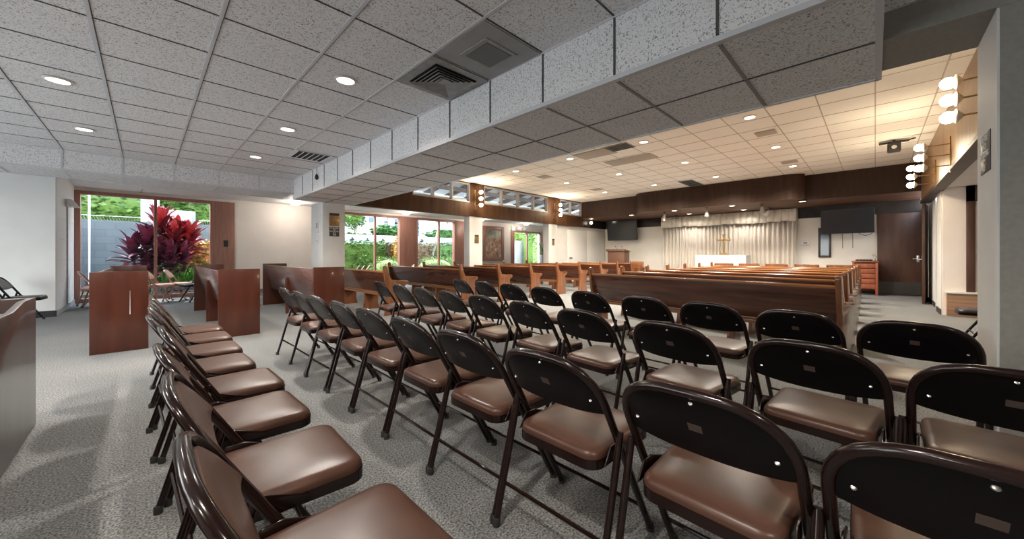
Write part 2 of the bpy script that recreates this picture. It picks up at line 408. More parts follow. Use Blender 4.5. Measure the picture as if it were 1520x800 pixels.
# back wall, dark band, stage fascia
bm = B(); box(bm, XW, XW + .15, -1.2, 8.74, 0, 3.3); box(bm, 15.85, 16.0, 8.74, YW, 0, ZA); box(bm, XW, 15.85, 8.62, 8.74, 0, ZA); struct('wall_back', bm, M_backw)
bm = B(); box(bm, XW - .06, XW, -1.0, 1.72, 2.25, ZF); box(bm, XW - .06, XW, 5.95, 8.6, 2.25, ZF); box(bm, XF + .05, XW - .06, 8.57, 8.62, 2.25, ZF); struct('trim_6', bm, M_darkband)
bm = B(); box(bm, XW - .012, XW, -.05, 10, 0, .1); struct('baseboard_back', bm, M_black)
# fascia with rounded bulge (plan polygon)
def arc(cx, cy, r, a0, a1, n=8): return [(cx + r * math.cos(R(a0 + (a1 - a0) * i / n)), cy + r * math.sin(R(a0 + (a1 - a0) * i / n))) for i in range(n + 1)]
front = [(XF, YR - .1), (XF, 1.55)] + arc(XF - .12, 1.67, .12, -90, -180, 1)[0:0] + [(XF, 1.6)] + arc(12.08 + .42, 1.62 + .42 - .36, .42, 240, 180) + arc(12.08 + .5, 6.1 - .5, .5, 180, 100) + [(XF, 6.12), (XF, YS + .1)]
poly = front + [(XW, YS + .1), (XW, YR - .1)]
bm = B(); prism(bm, poly, 'z', ZF, ZM + .05); fs = struct('trim_7', bm, [M_fascia_d, M_underw], angle=30)
for p in fs.data.polygons:
    if p.normal.z < -.5: p.material_index = 1
# right wall of the main room: warm wood frieze
bm = B(); box(bm, 3.25, XF, YR - .12, YR, 2.33, ZM); struct('wall_frieze', bm, M_sidewood)
bm = B(); box(bm, 3.25, XF, YR - .14, YR + .015, 2.28, 2.335); struct('trim_8', bm, mat('dark_trim', (.06, .04, .03), .5))
bm = B(); box(bm, 3.25, 10.35, -2.6, YR - .12, 2.33, 2.42); struct('ceiling_nook', bm, M_white)
bm = B(); box(bm, 3.25, 10.35, -2.75, -2.6, 0, 2.42); struct('wall_nook', bm, M_white)
bm = B(); box(bm, 10.35, 10.5, -2.6, -.88, 0, 2.33); struct('wall_nook_end', bm, M_cream)
bm = B(); box(bm, 10.22, 10.35, -2.5, -.92, 0, .41, .004); struct('trim_9', bm, M_planter)
bm = B(); box(bm, 10.20, 10.35, -2.5, -.905, .41, .44, .004); struct('trim_10', bm, M_white)
bm = B(); box(bm, 10.29, 10.35, -1.25, -1.15, .44, 2.33, .003); box(bm, 10.29, 10.35, -2.5, -1.15, 2.05, 2.33, .003); struct('trim_11', bm, M_door)
bm = B(); box(bm, 10.37, 11.0, -.95, -.86, 0, 2.33, .003); box(bm, 11.75, XW, -1.0, -.9, 0, 2.33, .003); box(bm, 11.0, 11.75, -1.0, -.92, 0, .5); struct('wall_side_main', bm, M_white)
bm = B(); box(bm, 10.36, 11.0, -.86, -.85, 0, .1); box(bm, 11.75, XW, -.9, -.89, 0, .1); struct('baseboard_side', bm, M_black)
wn = bpy.data.objects.new('window_8', None); C.objects.link(wn); wn['kind'] = 'structure'; wn.location = (11.0, -.95, .5)
boxobj('window_frame', M_door, wn, 0, .75, -.02, .03, 0, 1.75, bev=.004); boxobj('pane', mat('dark_pane', (.08, .05, .04), .2), wn, .08, .67, .03, .036, .08, 1.67)
# dark door at the far end of the right-hand aisle
d2 = bpy.data.objects.new('door_2', None); C.objects.link(d2); d2['kind'] = 'structure'; d2.location = (XW - .05, -.88, 0)
boxobj('door_leaf', M_door, d2, 0, .045, 0, .84, .01, 2.28, bev=.003)
boxobj('kick_plate', M_kick, d2, -.006, 0, .02, .82, .03, .36)
def handle(parent, x, y, z, ax):
    bm = B()
    if ax == 'x': tube(bm, [(x, y, z), (x - .06, y, z), (x - .065, y + .10, z)], .009, 8); box(bm, x - .006, x, y - .025, y + .025, z - .09, z + .09, .003)
    else: tube(bm, [(x, y, z), (x, y + .06, z), (x + .1, y + .065, z)], .009, 8); box(bm, x - .025, x + .025, y, y + .006, z - .09, z + .09, .003)
    finish('door_handle', bm, M_chrome, parent)
handle(d2, 0, .07, 1.0, 'x')
# open door leaf, seen nearly edge-on
d3 = bpy.data.objects.new('door_3', None); C.objects.link(d3); d3['kind'] = 'structure'; d3.location = (12.25, -.74, 0); d3.rotation_euler = (0, 0, R(-7))
boxobj('door_leaf', M_door, d3, 0, .88, -.045, 0, .01, 2.26, bev=.003)
handle(d3, .07, 0, 1.0, 'y')
# ------------------------------------------------------------------ ceiling fixtures
fr = .093
def downlight(x, y, z, w, label, group, cool=False, power=None, col=(1, .92, .82)):
    t = thing('recessed_light', label, 'ceiling light', (x, y, z - .004), 0, group)
    bm = B(); lathe(bm, [(fr * .78, .0), (fr, -.002), (fr, -.008), (fr * .8, -.012), (fr * .74, -.004)], seg=28); finish('trim_ring', bm, M_ring, t)
    bm = B(); lathe(bm, [(0, -.0105), (fr * .6, -.010), (fr * .74, -.008), (fr * .74, -.003), (0, -.003)], seg=28); finish('lens', bm, M_lampc if cool else M_lamp, t)
    if w:
        l = bpy.data.lights.new('lamp_bulb', 'SPOT'); l.spot_size = R(150); l.spot_blend = .7; l.shadow_soft_size = .035; l.energy = w * 3.4; l.color = col
        o = bpy.data.objects.new('lamp_bulb', l); C.objects.link(o); o.parent = t; o.location = (0, 0, -.03)
    return t
def unp(u, v, z):
    d = (z - H) * 542. / (378.5 - v); r = (u - 760) / 542. * d
    return r * .7053 + d * .709, -r * .709 + d * .7053
WL, WM = 26, 54
lowl = [((86, 118), 'above the far-left carpet, nearest the left wall'), ((125, 191), 'in the far left, nearer the soffit'),
        ((513, 118), 'directly left of the big square air vent'), ((427, 191), 'midway between air vent and soffit'), ((379.5, 232), 'closest to the soffit corner beside the linear vent')]
for (u, v), lab in lowl:
    x, y = unp(u, v, ZL); downlight(x, y, ZL, WL, 'recessed warm light in grey tiles, ' + lab, 'recessed lights in the low ceiling', True)
# lamps of the same row further back, beyond the picture
for x, y in ((-.4, .6), (-1.4, 3.3), (-2.2, .3), (0.0, -1.8), (-3.3, 1.5)):
    downlight(x, y, ZL, WL, 'recessed warm light in grey tiles behind the viewpoint', 'recessed lights in the low ceiling behind the viewpoint')
mains = [(1113, 173.4), (1151.5, 217.6), (1177, 246), (955.5, 210), (1017, 240.5), (1062.5, 261.8), (846, 235), (918.5, 258), (971, 274), (765.5, 253.5), (841, 271), (898, 285)]
mlab = ['nearest of the right column, beside the beam edge', 'middle of the right column over the pews', 'farthest of the right column, before the stage fascia', 'nearest of the second column from the right',
        'middle of the second column from the right', 'farthest of the second column, by the dark ceiling grille', 'third column from the right, nearest the beam', 'third column from the right, middle one',
        'third column from the right, closest to the stage', 'fourth column, beside the beam edge near the windows', 'fourth column, middle one near the clerestory', 'fourth column, closest to the stage corner']
for (u, v), lab in zip(mains, mlab):
    x, y = unp(u, v, ZM); downlight(x, y, ZM, WM, 'recessed light in cream ceiling, ' + lab, 'recessed lights in the main ceiling', col=(1, .90, .76))
for (u, v), lab in (((1001, 312.3), 'front left'), ((1023, 317), 'behind the second spotlight'), ((1086.6, 305), 'front centre'), ((1103.7, 311), 'behind the front centre one'), ((1191, 298.5), 'right, outside the bulge'), ((937.5, 319), 'left, outside the bulge'), ):
    x, y = unp(u, v, ZF); x = min(max(x, 12.3), 14.2)
    downlight(x, y, ZF, 11, 'recessed light in wooden stage soffit, ' + lab, 'recessed lights above the stage')
def domelight(x, y, lab):
    t = thing('dome_light', 'white flush dome light on the aisle ceiling, ' + lab, 'ceiling light', (x, y, ZA), 0, 'dome lights along the window aisle')
    bm = B(); lathe(bm, [(0, 0), (.17, 0), (.17, -.02), (0, -.02)]); finish('base', bm, M_ring, t)
    bm = B(); lathe(bm, [(.15, -.02), (.14, -.05), (.10, -.08), (.05, -.095), (0, -.1)]); finish('diffuser', bm, M_lamp, t)
    l = bpy.data.lights.new('dome_lamp', 'POINT'); l.energy = 11; l.shadow_soft_size = .12; l.color = (1, .9, .8)
    o = bpy.data.objects.new('dome_lamp', l); C.objects.link(o); o.parent = t; o.location = (0, 0, -.22)
for (u, v), lab in (((428, 303.5), 'in front of the blank cream wall'), ((578, 319), 'above the first pair of windows'), ((681, 328.5), 'above the second pair of windows'), ((759, 333), 'between the painting and the last window')):
    x, y = unp(u, v, ZA); y = min(y, 12.1); domelight(x, y, lab)
# vents
def square_vent(x0, y0):
    t = thing('square_air_vent', 'square stepped air diffuser in grey ceiling beside the dropped beam', 'air vent', (x0 + .305, y0 + .305, ZL))
    bm = B(); prism(bm, [(-.29, -.29), (.29, -.29), (.29, .29), (-.29, .29)], 'z', -.012, -.006); finish('face_plate', bm, M_ventg, t)
    bm = B(); box(bm, -.215, .215, -.215, .215, -.0135, -.012); finish('duct_opening', bm, M_duct, t)
    for k in range(5):
        a = .205 - k * .036; b_ = a - .012; bm = B()
        z1 = -.014; z0 = -.030 + k * .002
        for sx, sy in ((1, 0), (-1, 0), (0, 1), (0, -1)):
            if sx: vs = [(sx * a, -a, z0), (sx * a, a, z0), (sx * (a - .026), a - .026, z1), (sx * (a - .026), -(a - .026), z1)]
            else: vs = [(-a, sy * a, z0), (a, sy * a, z0), (a - .026, sy * (a - .026), z1), (-(a - .026), sy * (a - .026), z1)]
            v = [bm.verts.new(p) for p in vs]; w = [bm.verts.new((p[0], p[1], p[2] - .003)) for p in vs]
            bm.faces.new(v); bm.faces.new(w[::-1])
            for i in range(4): bm.faces.new((v[i], w[i], w[(i + 1) % 4], v[(i + 1) % 4]))
        finish('louvre', bm, M_ventg, t, smooth=False)
    boxobj('centre_plate', M_ventg, t, -.03, .03, -.06, .06, -.022, -.014)
square_vent(X0g + 3 * s_, Y0g - 2 * s_)
t = thing('ceiling_panel', 'plain ceiling panel with dark square access hatch, nearest the camera by the beam', 'ceiling panel', (X0g + 3.5 * s_, Y0g - 2.5 * s_, ZL))
boxobj('panel', M_panel, t, -.29, .29, -.29, .29, -.010, -.005); boxobj('hatch_frame', M_ventg, t, -.16, .16, -.16, .16, -.018, -.010); boxobj('hatch', mat('hatch_dark', (.15, .145, .14), .6), t, -.125, .125, -.125, .125, -.022, -.018)
def linear_vent(u, v, z, name, lab, L=.5, Wd=.22, dark=True, along='x', cat='air vent', m1=None):
    x, y = unp(u, v, z); t = thing(name, lab, cat, (x, y, z))
    a, b_ = (L / 2, Wd / 2) if along == 'x' else (Wd / 2, L / 2)
    m1 = m1 or M_ventg
    boxobj('vent_frame', m1, t, -a, a, -b_, b_, -.014, -.005)
    if dark:
        boxobj('duct_opening', M_duct, t, -a + .03, a - .03, -b_ + .02, b_ - .02, -.0155, -.014)
        n = 7
        for k in range(n):
            if along == 'x': yy = -b_ + .03 + (2 * b_ - .06) * k / (n - 1); boxobj('slat', m1, t, -a + .03, a - .03, yy - .004, yy + .004, -.022, -.014)
            else: xx = -a + .03 + (2 * a - .06) * k / (n - 1); boxobj('slat', m1, t, xx - .004, xx + .004, -b_ + .03, b_ - .03, -.022, -.014)
linear_vent(460, 231, ZL, 'slatted_air_vent', 'slatted white air vent in the low ceiling near the soffit corner', .5, .5, True, 'y', m1=M_steelw)
linear_vent(919, 218, ZM, 'dark_air_grille', 'dark ceiling grille at the beam edge of the main ceiling', .5, .4, True, 'y', m1=M_ventg)
linear_vent(1027, 272, ZM, 'stage_air_grille', 'long grey ceiling grille just before the stage fascia', .4, 1.2, True, 'y', m1=M_ventg)
beige = mat('beige_panel', (.42, .37, .31), .7)
for (u, v), lab, L, W_ in (((883, 228), 'beige return panel left of the dark ceiling grille', .5, .8), ((936, 237), 'long beige return panel behind the dark ceiling grille', .5, 1.1), ((1137, 197), 'small beige ceiling panel between two right column lights', .3, .3), ((1172, 240), 'small beige ceiling panel beside the farthest right light', .3, .3), ((808, 262), 'small beige ceiling panel near the clerestory', .35, .35), ((886, 281), 'small beige ceiling panel near the stage corner', .35, .35)):
    x, y = unp(u, v, ZM); t = thing('ceiling_return_panel', lab, 'ceiling panel', (x, y, ZM)); boxobj('panel', beige, t, -L / 2, L / 2, -W_ / 2, W_ / 2, -.012, -.005, bev=.002)
# black ceiling bracket
x, y = unp(1327, 208, ZM); t = thing('ceiling_projector_bracket', 'black bracket device hanging from the cream ceiling near right wall lamps', 'bracket', (x, y, ZM))
boxobj('mount_plate', M_tvb, t, -.05, .05, -.20, .20, -.05, -.03, bev=.005); boxobj('device_body', M_tvb, t, -.09, .09, -.09, .09, -.22, -.06, bev=.02)
bm = B(); tube(bm, [(0, 0, 0), (0, 0, -.04)], .02); tube(bm, [(-.05, -.2, -.04), (-.16, -.26, -.05)], .012); finish('stem', bm, M_tvb, t)
bm = B(); lathe(bm, [(0, 0), (.035, 0), (.03, .03), (0, .03)], (-.12, 0, -.15), 14, M=Matrix.Rotation(PI / 2, 4, 'Y')); finish('lens', bm, M_chrome, t)
# hanging black bead at beam
t = thing('pull_cord', 'black teardrop pull hanging against the beam near the soffit corner', 'pull cord', (XB0 - .03, 7.0, ZL))
bm = B(); tube(bm, [(0, 0, 0), (0, 0, -.12)], .003, 6); finish('cord', bm, M_black, t)
bm = B(); lathe(bm, [(0, -.12), (.02, -.15), (.03, -.19), (.025, -.22), (0, -.24)], seg=14); finish('weight', bm, M_black, t)
t = thing('sprinkler_head', 'tiny sprinkler head on white ceiling above the left glass wall', 'sprinkler', (*unp(210, 281.5, ZA), ZA))
t.location.y = min(t.location.y, 12.5)
bm = B(); lathe(bm, [(0, 0), (.05, 0), (.04, -.015), (.015, -.02), (.015, -.06), (.035, -.065), (.035, -.07), (0, -.07)], seg=14); finish('head', bm, M_chrome, t)
# ------------------------------------------------------------------ wall lamps
def sconce(x, y, zs, off, label, group, power=10):
    """bar on wall with three globe bulbs on arms; off = vector from wall to globe (y sign)"""
    t = thing('wall_lamp', label, 'wall lamp', (x, y, zs[-1]), 0, group)
    z0 = zs[-1]
    bm = B(); box(bm, -.02, .02, -.012 if off < 0 else 0, 0 if off < 0 else .012, -.10, zs[0] - z0 + .10, .004); finish('back_bar', bm, M_brass, t)
    for z in zs:
        bm = B(); tube(bm, [(0, 0, z - z0), (0, off * .9, z - z0)], .008, 8); finish('arm', bm, M_brass, t)
        bm = B(); lathe(bm, [(.05, 0), (.058, .004), (.062, .012), (.05, .02), (.015, .05), (0, .052)], (0, off * .88, z - z0), 20, M=Matrix.Rotation(PI / 2 * (1 if off < 0 else -1) * -1, 4, 'X')); sh = finish('shade', bm, M_ring, t)
        bm = B(); bmesh.ops.create_uvsphere(bm, u_segments=16, v_segments=10, radius=.05, matrix=Matrix.Translation((0, off, z - z0))); finish('bulb', bm, M_bulb, t)
    l = bpy.data.lights.new('wall_lamp_glow', 'POINT'); l.energy = power; l.shadow_soft_size = .06; l.color = (1, .82, .58)
    o = bpy.data.objects.new('wall_lamp_glow', l); C.objects.link(o); o.parent = t; o.location = (0, off * 1.3, (zs[0] - z0) / 2)
for x, lab in ((4.95, 'nearest of the three on the right wall'), (7.95, 'middle of the three on the right wall'), (9.75, 'farthest of the three on the right wall')):
    sconce(x, YR, (2.66, 2.51, 2.36) if x > 5 else (2.60, 2.45, 2.30), .3, 'brass wall lamp with three glowing globes, ' + lab, 'three-globe lamps on the right wall', 12)
for x, lab in ((6.98, 'on wood above the second white pillar'), (10.8, 'on glowing orange wood near the stage corner')):
    sconce(x, YS - .02, (2.95, 2.76, 2.57), -.3, 'brass wall lamp with three globes, ' + lab, 'three-globe lamps on the window side', 26)
# stage spotlights
def spot(u, v, lab, rx, rz):
    x, y = unp(u, v - 3, ZF); x = min(max(x, 12.4), 13.9)
    t = thing('stage_spotlight', 'silver bullet spotlight under stage soffit, ' + lab, 'spotlight', (x, y, ZF), 0, 'spotlights above the stage')
    bm = B(); lathe(bm, [(0, 0), (.05, 0), (.05, -.015), (0, -.015)], seg=16); tube(bm, [(0, 0, 0), (0, 0, -.09)], .012, 8); finish('mount', bm, M_tvb, t)
    bm = B(); lathe(bm, [(0, .02), (.03, .01), (.045, -.03), (.06, -.13), (.072, -.2), (.066, -.2), (.05, -.12), (0, -.1)], (0, 0, 0), 18)
    o = finish('lamp_housing', bm, mat('satin_silver', (.62, .60, .56), .35, .3), t); o.location = (0, 0, -.09); o.rotation_euler = (R(rx), 0, R(rz))
spot(986.5, 318, 'farthest left', 12, 20); spot(1007, 323, 'second from left, tilted right', 50, 120); spot(1041, 309, 'middle, pointing down', 8, 100); spot(1131, 306, 'fourth from left, pointing down', 8, 100); spot(1142, 311, 'farthest right, tilted left', -50, 130)
# ------------------------------------------------------------------ text helper
def text(s, size, m, parent, loc, rot, name='lettering', align='CENTER', sx=1.0):
    cu = bpy.data.curves.new(name, 'FONT'); cu.body = s; cu.size = size; cu.align_x = align; cu.align_y = 'CENTER'; cu.extrude = .0012
    tmp = bpy.data.objects.new('tmp', cu); C.objects.link(tmp)
    dg = bpy.context.evaluated_depsgraph_get(); me = bpy.data.meshes.new_from_object(tmp.evaluated_get(dg))
    bpy.data.objects.remove(tmp); bpy.data.curves.remove(cu)
    me.name = name; me.materials.clear(); me.materials.append(m)
    o = bpy.data.objects.new(name, me); C.objects.link(o); o.parent = parent; o.location = loc; o.rotation_euler = rot; o.scale = (sx, 1, 1)
    return o
def nosmoke(parent, loc, rot, r, m):
    bm = B(); n = 28
    for a, b_ in ((r, r * .78),):
        v0 = [bm.verts.new((a * math.cos(2 * PI * i / n), a * math.sin(2 * PI * i / n), .001)) for i in range(n)]
        v1 = [bm.verts.new((b_ * math.cos(2 * PI * i / n), b_ * math.sin(2 * PI * i / n), .001)) for i in range(n)]
        for i in range(n): bm.faces.new((v0[i], v0[(i + 1) % n], v1[(i + 1) % n], v1[i]))
    t2 = bmesh.new(); bmesh.ops.create_cube(t2, size=1)
    join(bm, t2, 0, Matrix.Rotation(R(-45), 4, 'Z') @ Matrix.Diagonal((r * 1.7, r * .17, .002, 1)))
    t2 = bmesh.new(); bmesh.ops.create_cube(t2, size=1)
    join(bm, t2, 0, Matrix.Diagonal((r * 1.1, r * .22, .002, 1)))
    o = finish('no_smoking_symbol', bm, m, parent, smooth=False); o.location = loc; o.rotation_euler = rot
# sign on the right wall end (face -> +Y)
t = thing('no_smoking_sign', 'dark no smoking sign on the white wall end at right', 'sign', (3.03, -.402, 1.62))
boxobj('plate', M_signd, t, -.11, .11, 0, .004, -.10, .10, bev=.001)
rt = (PI / 2, 0, PI)
text('PLEASE', .050, M_signl, t, (0, .006, .072), rt); text('NO', .050, M_signl, t, (0, .006, .030), rt); text('SMOKING', .042, M_signl, t, (0, .006, -.010), rt)
nosmoke(t, (0, .006, -.062), rt, .032, M_signl)
# signs on first pillar (face -> -Y at Y=YS)
rt = (PI / 2, 0, 0)
t = thing('no_smoking_sign', 'dark no smoking sign under a brass plaque on the first pillar', 'sign', (2.97, YS - .002, 1.62))
boxobj('plate', M_signd, t, -.105, .105, -.004, 0, -.105, .105, bev=.001)
text('PLEASE', .055, M_signl, t, (0, -.006, .075), rt); text('NO', .035, M_signl, t, (0, -.006, .04), rt); text('SMOKING', .045, M_signl, t, (0, -.006, .005), rt)
nosmoke(t, (0, -.006, -.055), rt, .036, M_signl)
def plaque(x, y, z, w, h, lab):
    t = thing('brass_plaque', lab, 'plaque', (x, y, z))
    boxobj('plate', M_brass, t, -w / 2, w / 2, -.008, 0, -h / 2, h / 2, bev=.002)
    boxobj('header', M_signd, t, -w * .48, w * .48, -.011, -.008, h * .3, h * .46)
    bm = B()
    for i in range(4): box(bm, -w * .35, w * .35 - .03 * (i % 2), -.0095, -.008, h * (.15 - .14 * i) - .006, h * (.15 - .14 * i) + .006)
    finish('engraving', bm, mat('engraving_dark', (.20, .12, .05), .5), t)
plaque(2.97, YS, 1.89, .21, .29, 'brass plaque with dark header above a sign on the first pillar')
plaque(7.06, YS, 1.58, .16, .26, 'brass plaque on the second white pillar beside the framed painting')
plaque(10.76, YS, 1.58, .13, .25, 'brass plaque on the tan shaded pillar nearest the stage')
# switches on left face of first pillar
t = thing('thermostat', 'grey thermostat panel on the side of the first pillar', 'thermostat', (2.73, 8.85, 1.72)); boxobj('housing', M_steelw, t, -.02, 0, -.06, .06, -.13, .13, bev=.004); boxobj('display', M_ventg, t, -.022, -.02, -.045, .045, -.02, .10)
t = thing('light_switch', 'small white switch plate below the thermostat on the pillar side', 'switch', (2.73, 8.85, 1.42)); boxobj('plate', M_steelw, t, -.012, 0, -.05, .05, -.07, .07, bev=.003); boxobj('toggle', M_ventg, t, -.02, -.012, -.01, .01, -.02, .02)
# painting
xa, xb = wx(716), wx(747)
t = thing('framed_painting', 'framed painting in wide brown frame on white wall between pillars', 'painting', ((xa + xb) / 2, YW, .82))
w = xb - xa; h = 1.64
def frame(t, w, h, fw, m, dep=.07):
    for nm, a in (('frame_side', (-w / 2, -w / 2 + fw, 0, h)), ('frame_side', (w / 2 - fw, w / 2, 0, h)), ('frame_rail', (-w / 2 + fw, w / 2 - fw, 0, fw)), ('frame_rail', (-w / 2 + fw, w / 2 - fw, h - fw, h))):
        boxobj(nm, m, t, a[0], a[1], -dep, 0, a[2], a[3], bev=.012)
frame(t, w, h, .16, M_trim)
def painting_mat():
    m = mat('painting_canvas', (.3, .25, .2), .6); n, l, b = nodes(m)
    mp = mapped(n, l, (9, 1, 5)); q = n.new('ShaderNodeTexNoise'); q.inputs['Scale'].default_value = 1; q.inputs['Detail'].default_value = 5; q.inputs['Distortion'].default_value = .8
    l.new(mp.outputs[0], q.inputs['Vector'])
    r = ramp(n, [(.3, (.08, .08, .06)), (.42, (.28, .20, .13)), (.5, (.60, .30, .17)), (.58, (.40, .36, .30)), (.68, (.80, .76, .68))]); l.new(q.outputs['Fac'], r.inputs[0])
    mp2 = mapped(n, l, (2.5, 1, 2)); q2 = n.new('ShaderNodeTexNoise'); q2.inputs['Scale'].default_value = 1; q2.inputs['Detail'].default_value = 3; l.new(mp2.outputs[0], q2.inputs['Vector'])
    r2 = ramp(n, [(.35, (.10, .12, .09)), (.5, (.30, .30, .22)), (.65, (.60, .57, .45))]); l.new(q2.outputs['Fac'], r2.inputs[0])
    tc = n.new('ShaderNodeTexCoord'); sp = n.new('ShaderNodeSeparateXYZ'); l.new(tc.outputs['Object'], sp.inputs[0])
    mr = n.new('ShaderNodeMapRange'); mr.inputs[1].default_value = 1.0; mr.inputs[2].default_value = 1.15; l.new(sp.outputs[2], mr.inputs[0])
    mx = n.new('ShaderNodeMix'); mx.data_type = 'RGBA'; l.new(mr.outputs[0], mx.inputs[0]); l.new(r.outputs[0], mx.inputs[6]); l.new(r2.outputs[0], mx.inputs[7]); l.new(mx.outputs[2], b.inputs['Base Color'])
    return m
boxobj('canvas', painting_mat(), t, -w / 2 + .15, w / 2 - .15, -.03, -.01, .15, h - .15)
# wall AC pair above last window
for i, q in enumerate((768, 777)):
    t = thing('door_closer_box', ['white box above the left half of the last window', 'white box above the right half of the last window'][i], 'box', (wx(q), YW, 2.36))
    boxobj('casing', M_steelw, t, -.14, .14, -.18, -.06, 0, .16, bev=.01)
    boxobj('grille', M_ventg, t, -.11, .11, -.185, -.18, .02, .05)
# emergency flood lamp on the alcove brick wall (left)
t = thing('emergency_lamp', 'white emergency flood lamp on the white brick wall beside glass', 'lamp', (-1.13, 11.6, 2.15))
boxobj('housing', M_steelw, t, 0, .08, -.12, .12, -.08, .08, bev=.01)
for sy in (-.2, .2):
    bm = B(); lathe(bm, [(0, -.05), (.03, -.05), (.07, .02), (.075, .04), (0, .045)], (.10, sy, -.02), 16, M=Matrix.Rotation(R(60), 4, 'Y')); finish('lamp_head', bm, M_steelw, t)
bm = B(); tube(bm, [(.02, 0, -.08), (.02, 0, -2.05)], .012, 8); finish('conduit', bm, M_ventg, t)
# ------------------------------------------------------------------ stage area
# curtain
def curtain():
    bm = B(); y0, y1 = 1.76, 5.92; n = 420; z = [0.02, .8, 1.6, 2.2]
    rows = []
    rnd = random.Random(3); ph = [rnd.uniform(-.6, .6) for _ in range(n + 1)]
    for zi in z:
        row = []
        for i in range(n + 1):
            u = i / n; y = y0 + (y1 - y0) * u
            a = .045 * math.sin(u * 2 * PI * 34 + 1.2 * math.sin(u * 23)) + .015 * math.sin(u * 2 * PI * 13 + zi)
            row.append(bm.verts.new((14.38 + a, y, zi)))
        rows.append(row)
    for A, Bq in zip(rows, rows[1:]):
        for i in range(n): bm.faces.new((A[i], A[i + 1], Bq[i + 1], Bq[i]))
    o = finish('curtain', bm, M_curtain)
    md = o.modifiers.new('thick', 'SOLIDIFY'); md.thickness = .006
    tag(o, 'long cream pleated curtain hanging behind the altar', 'curtain')
curtain()
def valance():
    bm = B(); y0, y1 = 1.74, 5.95; N = 22; pts = []
    for k in range(N):
        a = y0 + (y1 - y0) * k / N; b_ = y0 + (y1 - y0) * (k + 1) / N
        pts += [(14.26, a + .01), (14.26, b_ - .01), (14.31, b_ - .002), (14.31, b_ + .002)]
    zt = 2.55
    A = [bm.verts.new((x, y, zt)) for x, y in pts]
    Bv = [bm.verts.new((x - .01, y, 2.16 - .012 * math.sin(i * .9) + .015 * math.sin(i * .21))) for i, (x, y) in enumerate(pts)]
    for i in range(len(pts) - 1): bm.faces.new((A[i], A[i + 1], Bv[i + 1], Bv[i]))
    o = finish('valance', bm, M_val, angle=20); o.modifiers.new('thick', 'SOLIDIFY').thickness = .008
    tag(o, 'cream box-pleated valance along the top of the stage curtain', 'valance')
valance()
# altar with cloth and cross
t = thing('altar_table', 'altar covered by a plain white cloth before the curtain', 'altar', (13.6, 3.62, 0))
bm = B(); n = 60
prof = [(-.3, -.73), (.3, -.73), (.3, .73), (-.3, .73)]
box(bm, -.3, .3, -.73, .73, 1.06, 1.09, .01); finish('table_top', bm, M_box, t)
bm = B(); box(bm, -.26, .26, -.68, .68, 0, 1.06, .01); finish('base', bm, M_box, t)
bm = B(); ring = []
for (xa_, ya), (xb_, yb) in zip(prof, prof[1:] + prof[:1]):
    for i in range(15): u = i / 15; ring.append((xa_ + (xb_ - xa_) * u, ya + (yb - ya) * u))
A = [bm.verts.new((x * 1.04, y * 1.02, 1.10)) for x, y in ring]
Bv = [bm.verts.new((x * (1.09 + .03 * math.sin(i * 1.9)), y * (1.03 + .008 * math.sin(i * 2.3)), .12)) for i, (x, y) in enumerate(ring)]
bm.faces.new(A)
for i in range(len(ring)): bm.faces.new((A[i], A[(i + 1) % len(ring)], Bv[(i + 1) % len(ring)], Bv[i]))
finish('altar_cloth', bm, M_cloth, t, angle=50)
t = thing('standing_cross', 'brass cross on stepped foot standing on the white altar', 'cross', (13.62, 3.58, 1.102))
boxobj('stepped_base', M_brass, t, -.07, .07, -.13, .13, 0, .035, bev=.004)
bm = B(); box(bm, -.02, .02, -.032, .032, .07, .68, .006); box(bm, -.02, .02, -.19, .19, .47, .53, .006)
for a, b_, c_, d_ in ((-.20, -.17, .455, .545), (.17, .20, .455, .545)): box(bm, -.022, .022, a, b_, c_, d_, .006)
box(bm, -.022, .022, -.045, .045, .66, .69, .006); finish('cross_body', bm, M_brass, t)
boxobj('foot', M_brass, t, -.05, .05, -.08, .08, .035, .07, bev=.004)
# pulpit
t = thing('pulpit', 'brown wooden pulpit with two microphones below the left television', 'pulpit', (13.3, 7.25, 0))
boxobj('body', M_podium, t, -.22, .22, -.36, .36, .04, 1.24, bev=.008); boxobj('plinth', M_podium, t, -.26, .26, -.40, .40, 0, .08, bev=.006)
bm = B(); prism(bm, [(-.26, 1.24), (.26, 1.24), (.26, 1.26), (-.26, 1.33)], 'y', -.40, .40, bev=.004); finish('reading_top', bm, M_podium, t)
for y in (-.14, .14):
    bm = B(); tube(bm, [(.1, y, 1.28), (.08, y, 1.38), (.02, y, 1.43)], .006, 8); lathe(bm, [(0, 0), (.014, .01), (.016, .04), (0, .06)], (.02, y, 1.43), 10, M=Matrix.Rotation(R(-60), 4, 'Y')); finish('microphone', bm, M_tvb, t)
# televisions
def tv(x, y, z, w, h, lab, tilt, mount_z, cable):
    t = thing('television', lab, 'television', (x, y, z))
    bm = B(); box(bm, 0, .05, -w / 2, w / 2, -h / 2, h / 2, .006); o = finish('casing', bm, M_tvb, t); o.rotation_euler = (0, R(tilt), 0)
    bm = B(); box(bm, -.003, 0.0, -w / 2 + .015, w / 2 - .015, -h / 2 + .02, h / 2 - .015); o2 = finish('screen', bm, M_tv, t); o2.rotation_euler = (0, R(tilt), 0)
    boxobj('wall_bracket', M_tvb, t, .05, XW - x, -.15, .15, -.12, .12, bev=.005)
    for q in range(cable):
        bm = B(); tube(bm, [(.1, -.12 + .22 * q, -h / 2 + .1), (.25, -.12 + .22 * q, -h / 2 - .15), (.25, -.12 + .22 * q, -h / 2 - .42)], .006, 6); finish('cable', bm, M_tvb, t)
    if cable:
        bm = B(); tube(bm, [(.02, -.25 - .28 * i / 8, -h / 2 - .07 * math.sin(PI * i / 8)) for i in range(9)], .008, 6); finish('cable_loop', bm, M_tvb, t)
